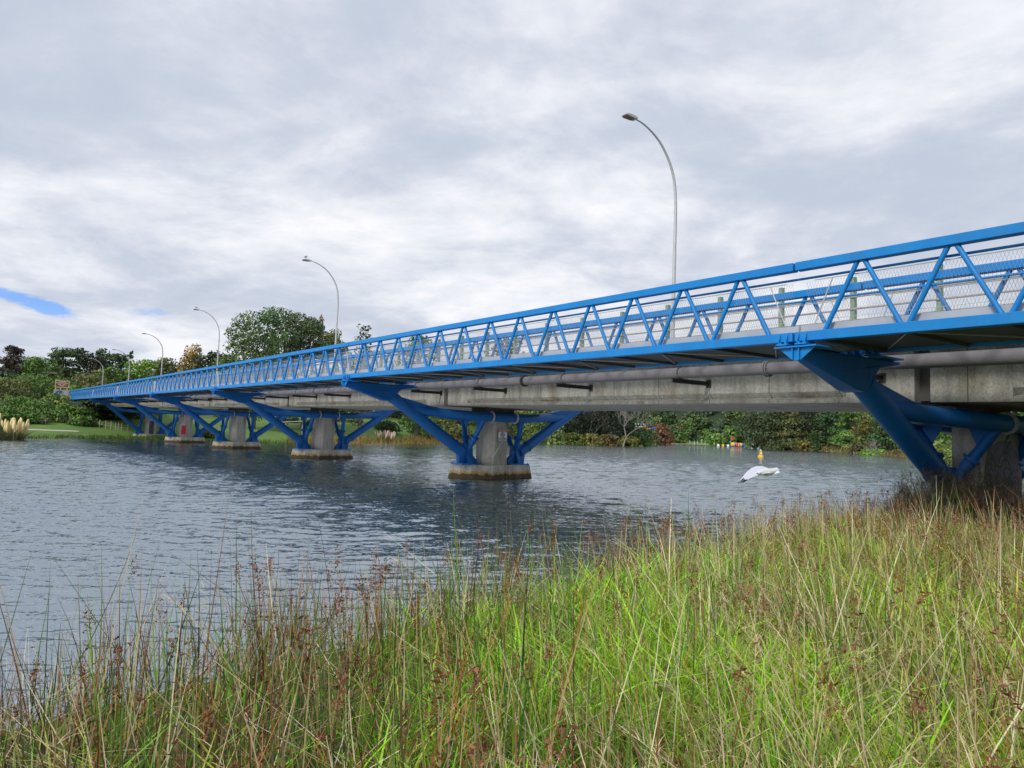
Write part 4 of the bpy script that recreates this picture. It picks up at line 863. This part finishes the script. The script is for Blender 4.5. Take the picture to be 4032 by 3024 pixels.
# dark dead fennel shrub at the foot of the nearest frame
def twiggy(px, py, D, W, H, n, label, cols):
    p = gxy(at(px, py, D)); A = Acc(); a = NR.uniform(0,2*PI,n); r = np.sqrt(NR.uniform(0,1,n))*W*.38; base = np.stack([r*np.cos(a), r*np.sin(a), np.zeros(n)-.05],1)
    h = H*NR.uniform(.45,1.,n)*(1-.45*(r/(W*.5))**2); c = np.array(cols)[NR.integers(0,len(cols),n)]
    V, Fq, Cc, path = ribbons(base, h, np.full(n,.009), NR.uniform(.0,.35,n), a+NR.normal(0,.7,n), NR.uniform(-.1,.3,n), 5, c*.7, c); A.add(V,Fq,Cc)
    k = np.repeat(np.arange(n), 26); i0 = NR.integers(2,6,len(k)); P = path[k,i0]; nn = len(k)
    V, Fq, Cc, p2 = ribbons(P, NR.uniform(.06,.22,nn), np.full(nn,.006), NR.uniform(.3,1.6,nn), NR.uniform(0,2*PI,nn), NR.normal(0,.5,nn), 2, c[k]*.8, c[k]*1.1); A.add(V,Fq,Cc)
    t = empty('shrub', p, 0, label=label, cat='shrub'); o = A.build('twigs', M['blade']); o.parent = t; return t
twiggy(3700,1930,16.2,1.9,1.6,520,'dark dead fennel shrub at the foot of the nearest blue frame',[(.055,.045,.035),(.085,.065,.045),(.10,.11,.05)])
twiggy(3815,1900,16.6,1.4,1.75,300,'feathery grey green shrub in front of the carved face pier',[(.07,.085,.05),(.12,.12,.08)])
twiggy(3960,1960,15.4,2.1,1.4,480,'brown twiggy shrub at the right edge below the carved face',[(.09,.05,.035),(.12,.075,.05),(.07,.055,.04)])
twiggy(3610,1960,17.5,1.1,.85,240,'low brown twiggy shrub left of the dark fennel',[(.12,.07,.04),(.16,.11,.06)])
# pampas clumps
def pampas(px, basey, D, W, H, nplume, label, pc, lc=(.07,.085,.03), ph=.34):
    p = gxy(at(px, basey, D)); t = empty('pampas_grass', p, 0, label=label, cat='pampas grass'); n = int(700 if D < 100 else 380); A = Acc(); a = NR.uniform(0,2*PI,n); r = NR.uniform(0,W*.25,n)
    c = np.tile(lc,(n,1)); V, Fq, Cc, _ = ribbons(np.stack([r*np.cos(a),r*np.sin(a),-.1+0*r],1), H*NR.uniform(.45,.72,n), np.full(n,D*.0006), NR.uniform(0,.35,n), a, NR.uniform(.1,.8,n), 4, c*.8, c*1.3, .4); A.add(V,Fq,Cc)
    o = A.build('leaves', M['blade']); o.parent = t
    for k in range(nplume):
        a = R.uniform(0,2*PI); r = W*.42*math.sqrt(R.random()); h = H*R.uniform(.74,1.)*(1-.18*(r/(W*.5))**2); l = H*ph*R.uniform(.7,1.1); x, y = r*math.cos(a), r*math.sin(a)
        q = MB(); q.tube((x*.5,y*.5,0),(x*.95,y*.95,h-l),.012,n=5); w = l*.14; lx, ly = x*.05, y*.05
        q.path([(x+lx*u*2,y+ly*u*2,h-l+l*u) for u in (0,.2,.45,.7,.88,1.)],[w*.25,w*.8,w,w*.85,w*.5,w*.1],7)
        q.build('plume', M[pc], t, smooth=70)
M['plume_cream'] = mat('cream_plume', (.66,.50,.20), .9, noise=6, col2=(.76,.64,.34), bump=(30,.8,.03)); M['plume_pink'] = mat('pink_plume', (.60,.42,.35), .9, noise=5, col2=(.70,.54,.46), bump=(30,.8,.03)); M['plume_white'] = mat('white_plume', (.7,.68,.6), .9)
pampas(50,1722,79,3.3,3.1,34,'large cream pampas grass clump at the left edge','plume_cream')
pampas(-20,1722,80,2.4,3.0,12,'second cream pampas clump cut off by the left edge','plume_cream')
pampas(1517,1706,138,4.3,2.9,30,'pink plumed pampas grass clump under the bridge','plume_pink',(.07,.12,.03))
pampas(312,1530,178,1.7,2.2,9,'small cream pampas clump beside a street lamp','plume_cream')
pampas(1850,1706,190,1.6,2.4,5,'small cream pampas clump seen between the sign pier struts','plume_cream')
pampas(2352,1722,218,2.0,1.7,8,'little white pampas clump on the headland','plume_white',(.12,.14,.03))
# bare trees
def bare(px, basey, topy, D, lean, label, m='pale_bark', depth=5, spread=.75, seed=1, th=.02, nb=3):
    rg = random.Random(seed); p = gxy(at(px, basey, D)); H = at(px, topy, D).z-p.z; t = empty('bare_tree', p, 0, label=label, cat='tree'); q = MB(); qt = MB()
    def grow(o, d, L_, r, k, mb):
        e = o+d*L_; mid = o+d*L_*.5+Vector((rg.uniform(-.08,.08),rg.uniform(-.08,.08),rg.uniform(-.05,.05)))*L_; mb.path([o,mid,e],[r,r*.85,r*.66],6 if k > 2 else 4)
        if k:
            for _ in range(nb if k > 1 else 2):
                nd = (d+Vector((rg.uniform(-1,1),rg.uniform(-1,1),rg.uniform(-.35,.75)))*spread).normalized(); grow(e, nd, L_*rg.uniform(.55,.8), r*.62, k-1, qt)
    grow(Vector((0,0,-.2)), Vector(lean).normalized(), H*.34, H*th, depth, q); q.build('trunk', M[m], t, smooth=60); qt.build('branches', M[m], t)
bare(2452,1716,1600,222,(.22,0,1),'leaning pale trunked bare tree on the headland',seed=4,th=.018,depth=6)
bare(2330,1700,1600,222,(.1,0,1),'bare grey branched tree left of the pale trunk',seed=9,th=.010,depth=6,nb=2,m='bark')
bare(3490,1790,1690,190,(-.75,.1,.55),'bleached fallen driftwood tree on the right bank',seed=12,th=.028,depth=5,spread=1.1)
bare(3560,1788,1715,188,(.5,.1,.7),'bleached bare branches beside the blue arm on the right bank',seed=15,th=.024,depth=5,spread=1.0)
# ---------------------------------------------------------------- left shore things
fn = empty('wire_fence', gxy(at(300,1692,112)), 0, label='wire fence of pale posts along the left shore', cat='fence'); fo = fn.location; tops = []
for px in (114,123,197,223,246,272,300,325.5,345,371,391,415,436,455,466,478,503):
    p = gxy(at(px, 1692, 112)); hh = R.uniform(1.0,1.25); q = p-fo; MB().path([(q.x,q.y,q.z-.2),(q.x+.02,q.y,q.z+hh)],[.075,.06],6).build('post', M['wood'], fn); tops.append(q)
for hz in (.45,.8):
    MB().path([(a.x,a.y,a.z+hz) for a in tops],[.012]*len(tops),4).build('wire', M['galv'], fn)
p = gxy(at(160,1690,108)); b = empty('picnic_table', p, .3, label='low timber picnic table with a tall post on the left shore', cat='picnic table')
MB().box(-.9,.9,-.35,.35,.70,.76).build('table_top', M['wood'], b); MB().box(-.9,.9,-.8,-.5,.42,.47).box(-.9,.9,.5,.8,.42,.47).build('bench_seat', M['wood'], b)
for x in (-.6,.6): MB().box(x-.05,x+.05,-.75,.75,.36,.42).box(x-.05,x+.05,-.3,-.2,0,.7).box(x-.05,x+.05,.2,.3,0,.7).build('leg', M['wood'], b)
sh_ = gxy(at(1160,1702,128)); b = empty('picnic_shelter', sh_, .2, label='small open timber picnic shelter on the lawn under the bridge', cat='shelter')
for x in (-1.3,1.3):
    for y in (-1,1): MB().box(x-.07,x+.07,y-.07,y+.07,-.2,2.1).build('post', M['wood'], b)
MB().prism([(-1.9,1.95),(1.9,2.25),(1.9,2.38),(-1.9,2.08)],'y',-1.5,1.5).build('roof', M['plate'], b)
# brown road sign, abutment, utility pole
ang = TH+.18
bs = empty('road_sign', at(245,1512,136), ang-.35, label='brown roadside information sign on white posts at the far bridge end', cat='sign'); u = 136/F
MB().box(-22.5*u,22.5*u,-.03,.03,-12.5*u,12*u).build('panel', M['brown_sign'], bs)
q = MB()
for (x0,x1,z0,z1) in ((-24,24,11.4,13.2),(-24,24,-14,-12.4),(-24,-22.4,-12.4,11.4),(22.4,24,-12.4,11.4)): q.box(x0*u,x1*u,-.05,.03,z0*u,z1*u)
q.build('frame', M['cream'], bs)
q = MB()
for (x0,x1,z) in ((-12,13,7.8),(-21,4,3.3),(7,19,2.6),(-13,-2,-2.6),(2,13,-2.8),(-7,7,-7.2)):
    x = x0
    while x < x1-.8: w_ = R.uniform(1.2,2.4); q.box(x*u,min(x+w_,x1)*u,-.045,-.031,(z-1)*u,(z+1)*u); x += w_+.45
q.build('lettering', M['cream'], bs)
for x in (-22,-4,17): MB().box((x-.8)*u,(x+.8)*u,.031,.10,-50*u,-11*u).build('post', M['white'], bs)
ab = empty('abutment', L2W(0,0,0), TH, label='concrete abutment wall with a painted blue circle at the far end', cat='abutment'); z1 = zf(150)
MB().box(13.2,28.7,150.9,151.8,1.,z1-.45).build('wall', M['pier'], ab); MB().box(28.3,28.7,151.8,158,1.,z1).build('wing_wall', M['pier'], ab)
w = MB().box(10.9,13.18,150.0,150.5,2.,z1+1.5).build('wing_wall', M['pier'], ab)
MB().path([(11.75,149.985,z1+.75),(11.75,149.995,z1+.75)],[.62,.62],24).build('painted_circle', mat('mural_blue',(.015,.10,.32),.7), w)
MB().box(12.35,13.1,149.985,149.996,z1-1.3,z1+.3).build('painted_patch', mat('mural_red',(.40,.07,.05),.7), w)
MB().box(12.3,13.1,149.985,149.996,z1+.35,z1+1.2).build('painted_patch', mat('mural_grey',(.45,.42,.50),.7), w)
na_ = empty('abutment', L2W(0,0,0), TH, label='concrete abutment at the near end of the road bridge', cat='abutment'); MB().box(12.6,28.7,-14.6,-13.75,-.5,zf(-13)-.3).build('wall', M['pier'], na_)
up = gxy(at(164,1540,200)); b = empty('utility_pole', up, .4, label='grey utility pole among the trees left of the brown sign', cat='pole'); H = at(164,1462,200).z-up.z
MB().path([(0,0,0),(0,0,H)],[.28,.2],8).build('pole', M['wood'], b); MB().box(-.2,3.2,-.08,.08,H-.4,H-.2).build('cross_arm', M['wood'], b)
# white car on the road bridge
cp = L2W(19.0, 49.0, zf(49)+.556); car = empty('car', cp, TH, label='white car crossing the road bridge, seen through the lattice', cat='car')
body = [(-2.1,.35),(2.1,.35),(2.15,.62),(2.0,.86),(1.1,.98),(.45,1.42),(-1.3,1.45),(-1.95,1.0),(-2.15,.85),(-2.15,.5)]
q = MB().prism([(a,b_) for a,b_ in body],'x',-.86,.86).build('body', M['white'], car, bevel=.05)
for sd in (-1,1):
    x0, x1 = sorted((sd*.862,sd*.870)); MB().prism([(-1.25,1.0),(.95,1.0),(.42,1.36),(-1.15,1.38)],'x',x0,x1).build('window', M['glass'], car)
    for y in (-1.35,1.3):
        wh = MB().tube((sd*.70,y,.33),(sd*.90,y,.33),.33,n=20).build('wheel', M['rubber'], car); MB().tube((sd*.885,y,.33),(sd*.905,y,.33),.2,n=14).build('rim', M['galv'], wh)
# ---------------------------------------------------------------- lake things
bo = at(2995,1801,114.); bo.z = 0; b = empty('buoy', bo, .3,  label='yellow marker buoy floating on open water', cat='buoy')
MB().lathe([(.30,-.25),(.42,-.1),(.42,.22),(.33,.30),(.12,.34)],n=20).build('float', M['yellow'], b, smooth=40)
q = MB()
for a in (0,PI/2,PI,1.5*PI): q.tube((.27*math.cos(a),.27*math.sin(a),.30),(.13*math.cos(a),.13*math.sin(a),.98),.03,n=6)
q.lathe([(.22,.96),(.24,1.02),(.12,1.10),(.05,1.12)],n=14); q.build('top_frame', M['yellow'], b)
MB().box(-.15,.15,-.16,-.12,.42,.85).build('sign_plate', M['white'], b); MB().lathe([(.05,1.12),(.05,1.26),(.02,1.28)],n=8).build('lantern', M['white'], b)
def far(px, py, D, z=None):
    p = at(px, py, D); p.z = float(ground(p.x,p.y)) if z is None else z; return p
u = 395/F; ip = far(2900,1758,395,.0); b = empty('inflatable_slide', ip, -.05, label='yellow blue and red inflatable slide floating by the far shore', cat='inflatable')
q = MB(); q.path([(-21*u,0,1.0),(-12*u,0,1.35),(-2*u,0,1.3)],[.95,1.0,.95],14); q.build('tube', M['yellow'], b, smooth=60)
MB().path([(4*u,0,.95),(14*u,0,1.15),(20*u,0,1.0)],[1.0,1.05,.9],14).build('tube', M['yellow'], b, smooth=60); MB().path([(-2*u,-.1,1.2),(4*u,-.1,1.1)],[1.08,1.05],14).build('band', M['red'], b); MB().path([(19*u,0,.9),(29*u,0,.9)],[.98,.85],14).build('end_tube', M['vblue'], b)
MB().path([(-9*u,-.05,1.3),(-5*u,-.05,1.32)],[1.08,1.08],14).path([(9*u,-.05,1.05),(12*u,-.05,1.1)],[1.10,1.12],14).build('band', M['vblue'], b)
for k,(px,mn) in enumerate(((2824,'white'),(2834,'ink'),(2845,'yellow'),(2857,'ink'),(2866,'white'))):
    e = b if 0 else None
wt = empty('inflatable_walkway', far(2845,1757,395,.0), -.05, label='striped black white and yellow inflatable walkway on the far water', cat='inflatable')
for k,(x,mn) in enumerate(((-21,'white'),(-13,'ink'),(-3,'yellow'),(7,'ink'),(16,'white'))): MB().path([(x*u,0,.35),((x+8)*u,0,.35)],[.62,.62],12).build('tube', M[mn], wt)
MB().path([(24*u,0,.2),(42*u,0,.2)],[.35,.35],10).build('link_tube', M['vblue'], wt)
dk_ = empty('jetty', far(2690,1754,400,0), -.02, label='long low dark timber jetty along the far shore', cat='jetty')
MB().box(-17,13,-1.2,1.2,.55,.75).build('deck', M['wood'], dk_); q = MB(); [q.tube((x,y,-1),(x,y,1.0),.15,n=6) for x in np.arange(-17,13,3.) for y in (-1,1)]; q.build('piles', M['black'], dk_)
for k,px in enumerate((2716,2734,2746,2764,2776)):
    p = far(px,1752,399,.75); MB_ = MB().path([(0,0,0),(0,0,1.9 if k != 3 else 2.8)],[.09,.07],6).build('mooring_post', M['white']); MB_.location = p
    tag(MB_, ['short white mooring post at the left of the far jetty row','second white mooring post on the far jetty','middle white mooring post on the far jetty','tallest white mooring post on the far jetty','white mooring post at the right end of the far jetty row'][k], 'post', 'white posts on the far jetty')
b = empty('motorboat', far(2572,1748,405,0.), 0, label='small white covered motorboat moored at the far left jetty', cat='boat')
MB().prism([(-2.4,.7),(2.2,.6),(1.8,.0),(-2.2,.0)],'y',-.8,.8).build('hull', M['white'], b, bevel=.05); MB().box(-2.3,1.6,-.8,.8,1.65,1.78).build('canopy', M['white'], b); MB().box(-1,1.1,-.6,.6,.7,1.1).build('cabin', M['glass'], b)
b = empty('camper_bus', far(2512,1684,325), .12, label='white camper bus half hidden among trees above the headland', cat='bus'); b.location.z = at(2512,1686,325).z-.3
MB().prism([(-3.1,.4),(3.1,.4),(3.1,2.2),(2.9,2.5),(-2.8,2.5),(-3.1,2.2)],'y',-1.1,1.1).build('body', M['white'], b, bevel=.08); MB().box(-2.8,2.6,-1.12,-1.101,1.2,1.9).build('window', M['glass'], b)
for x in (-2,2): MB().tube((x,-1.1,.4),(x,-.8,.4),.42,n=14).build('wheel', M['rubber'], b)
b = empty('kayak_rack', far(2547,1692,322), 0, label='bright orange and red kayaks stacked among the far trees', cat='kayak rack'); b.location.z = at(2547,1694,322).z
for k,(mn,x,z) in enumerate((('red',-1.5,1.1),('orange',.4,.7),('vblue',2.6,1.0))): MB().path([(x-1.6,0,z),(x-.8,0,z-.1),(x+.8,0,z-.1),(x+1.6,0,z)],[.05,.35,.35,.05],10).build('kayak', M[mn], b, smooth=60)
MB().box(-3,-2.9,-.2,.2,-1.,1.6).box(3.4,3.5,-.2,.2,-1.,1.6).build('rack_post', M['wood'], b)
b = empty('tent', far(2974,1738,402), 0, label='small white tent at the water edge right of the inflatable slide', cat='tent'); b.location.z = max(b.location.z,.5)
MB().prism([(-2,0),(2,0),(1.4,1.4),(0,2.1),(-1.4,1.4)],'y',-1.2,1.2).build('canopy', M['white'], b); MB().box(-.4,.4,-1.22,-1.201,.0,1.2).build('door', M['glass'], b)
b = empty('beach_flag', far(2885,1730,404), 0, label='red flag on a pole above the inflatable slide', cat='flag'); zt = at(2885,1724,404).z-b.location.z
MB().tube((-.9,0,0),(-.9,0,max(zt+.5,2)),.06,n=6).build('pole', M['white'], b); MB().prism([(-.88,max(zt+.5,2)),(1.,max(zt+.3,1.8)),(1.,max(zt-.7,.8)),(-.88,max(zt-.8,.7))],'y',-.03,.03).build('flag', M['red'], b)
def house(px, py, D, w, h, m, label):
    p = at(px, py, D); b = empty('house', p, .15, label=label, cat='house'); MB().box(-w/2,w/2,-3,3,-h,h*.1).build('wall', M[m], b); MB().prism([(-w/2-.4,h*.1),(w/2+.4,h*.1),(w/2,h*.35),(-w/2,h*.35)],'y',-3.4,3.4).build('roof', M['plate'], b)
    for k in (-.3,0,.3): MB().box(w*k-.9,w*k+.9,-3.02,-3.001,-h*.5,-h*.05).build('window', M['glass'], b)
house(2965,1632,520,5.5,3.6,'white','grey white house high on the hill under the bridge'); house(3008,1632,520,5.,3.4,'white','white house beside the grey house on the hill'); house(2855,1627,530,5.,2.,'yellow','yellow walled house at the hilltop under the bridge')
# ---------------------------------------------------------------- sky, sun, camera
W = bpy.data.worlds.new('World'); SC.world = W; W.use_nodes = True; nt = W.node_tree; N = nt.nodes.new; K = nt.links.new
SUN_EL, SUN_AZ = math.radians(36), None
sd = Vector((-CT*.92-ST*-.25, -ST*.92+CT*-.25, 0)).normalized()     # towards the sun, from the camera's left and behind
bgd = nt.nodes['Background']; sky = N('ShaderNodeTexSky'); sky.sky_type = 'NISHITA'; sky.sun_disc = False; sky.sun_elevation = SUN_EL; sky.sun_rotation = math.atan2(sd.x, sd.y)
tint = N('ShaderNodeVectorMath'); tint.operation = 'MULTIPLY'; tint.inputs[1].default_value = (.45,.80,1.5); K(sky.outputs[0], tint.inputs[0]); K(tint.outputs[0], bgd.inputs[0]); bgd.inputs[1].default_value = .11
tc = N('ShaderNodeTexCoord'); sp = N('ShaderNodeSeparateXYZ'); K(tc.outputs['Generated'], sp.inputs[0])
def mth(op, a, b=None, c=None, clamp=False):
    n = N('ShaderNodeMath'); n.operation = op; n.use_clamp = clamp
    for i, v in enumerate((a,b,c)):
        if v is None: continue
        if isinstance(v, (int,float)): n.inputs[i].default_value = v
        else: K(v, n.inputs[i])
    return n.outputs[0]
den = mth('ADD', mth('MAXIMUM', sp.outputs['Z'], 0.), .20); cx = mth('DIVIDE', sp.outputs['X'], den); cy = mth('DIVIDE', sp.outputs['Y'], den)
cb = N('ShaderNodeCombineXYZ'); K(cx, cb.inputs[0]); K(cy, cb.inputs[1])
def nz(scale, det, rough, dist, loc):
    mp = N('ShaderNodeMapping'); mp.inputs['Location'].default_value = loc; mp.inputs['Rotation'].default_value = (0,0,.35); mp.inputs['Scale'].default_value = (1.0,1.12,1); K(cb.outputs[0], mp.inputs[0])
    n = N('ShaderNodeTexNoise'); n.inputs['Scale'].default_value = scale; n.inputs['Detail'].default_value = det; n.inputs['Roughness'].default_value = rough; n.inputs['Distortion'].default_value = dist; K(mp.outputs[0], n.inputs['Vector']); return n.outputs['Fac']
n1 = nz(.62, 3, .5, .2, (3.1,1.7,0)); n2 = nz(1.7, 10, .58, .5, (.4,5.2,0)); n3 = nz(5.5, 8, .6, .2, (8,2,0))
elv = mth('ARCSINE', sp.outputs['Z']); bnd = mth('EXPONENT', mth('MULTIPLY', mth('POWER', mth('DIVIDE', mth('SUBTRACT', elv, .17), .085), 2.), -1.))
lft = mth('MULTIPLY', mth('SUBTRACT', .35, sp.outputs['X']), 1.2, clamp=True)
v = mth('ADD', mth('MULTIPLY', mth('MULTIPLY', bnd, lft), .035), mth('ADD', mth('ADD', mth('MULTIPLY', n1, .50), mth('MULTIPLY', n2, .55)), mth('MULTIPLY', n3, .26)))
cr = N('ShaderNodeValToRGB'); e = cr.color_ramp.elements; e[0].position = .545; e[0].color = (.455,.505,.60,1); e[1].position = .80; e[1].color = (.80,.805,.84,1)
for p_, c_ in ((.61,(.50,.545,.635,1)),(.66,(.57,.605,.68,1)),(.72,(.67,.695,.75,1))):
    q = e.new(p_); q.color = c_
K(v, cr.inputs[0])
cl = N('ShaderNodeBackground'); K(cr.outputs[0], cl.inputs[0]); cl.inputs[1].default_value = 1.0
# rifts of blue low in the sky on the left
def rift(px, py, wx, wy, tilt):
    d = ray(px, py).normalized(); az = math.atan2(d.x, d.y); el = math.asin(d.z)
    a_ = mth('SUBTRACT', mth('ARCTAN2', sp.outputs['X'], sp.outputs['Y']), az); e_ = mth('SUBTRACT', mth('ARCSINE', sp.outputs['Z']), el)
    e2 = mth('ADD', e_, mth('MULTIPLY', a_, tilt)); r2 = mth('ADD', mth('POWER', mth('DIVIDE', a_, wx), 2.), mth('POWER', mth('DIVIDE', e2, wy), 2.))
    return mth('EXPONENT', mth('MULTIPLY', r2, -1.))
rf = mth('ADD', mth('ADD', rift(40,1165,.066,.0085,.24), rift(190,1208,.022,.009,.2)), mth('MULTIPLY', rift(590,1228,.036,.0075,-.05), .62))
gap = N('ShaderNodeMapRange'); gap.interpolation_type = 'SMOOTHSTEP'; gap.inputs[1].default_value = .30; gap.inputs[2].default_value = 1.05
n4 = nz(26., 6, .6, .3, (2,7,0)); K(mth('MULTIPLY', rf, mth('ADD', 1., mth('ADD', mth('MULTIPLY', mth('SUBTRACT', n3, .5), 2.), mth('MULTIPLY', mth('SUBTRACT', n4, .5), 1.6)))), gap.inputs[0])
blue = N('ShaderNodeBackground'); bmix = N('ShaderNodeMix'); bmix.data_type = 'RGBA'; K(sky.outputs[0], bmix.inputs[6]); 
mx = N('ShaderNodeMixShader'); K(mth('MULTIPLY', gap.outputs[0], .8), mx.inputs[0]); K(cl.outputs[0], mx.inputs[1]); K(bgd.outputs[0], mx.inputs[2]); K(mx.outputs[0], nt.nodes['World Output'].inputs[0])
nt.nodes.remove(blue); nt.nodes.remove(bmix)
sl = bpy.data.lights.new('sun', 'SUN'); sl.energy = 2.3; sl.angle = math.radians(14); sl.color = (1,.95,.88); so = bpy.data.objects.new('sun', sl); COL.objects.link(so)
dv = Vector((sd.x*math.cos(SUN_EL), sd.y*math.cos(SUN_EL), math.sin(SUN_EL))); so.rotation_euler = (-dv).to_track_quat('-Z','Y').to_euler()
cam = bpy.data.cameras.new('camera'); co = bpy.data.objects.new('camera', cam); COL.objects.link(co); SC.camera = co
cam.sensor_width = 36; cam.lens = F/4032*36; cam.clip_end = 4000; cam.clip_start = .05
Mr = Matrix.Rotation(PI/2+PITCH, 4, 'X') @ Matrix.Rotation(ROLL, 4, 'Z'); co.matrix_world = Matrix.Translation((0,0,EYE)) @ Mr
SC.view_settings.view_transform = 'Standard'; SC.view_settings.look = 'None'; SC.view_settings.exposure = .28; SC.view_settings.gamma = 1
SC.cycles.max_bounces = 6; SC.cycles.transparent_max_bounces = 4; SC.cycles.use_denoising = True
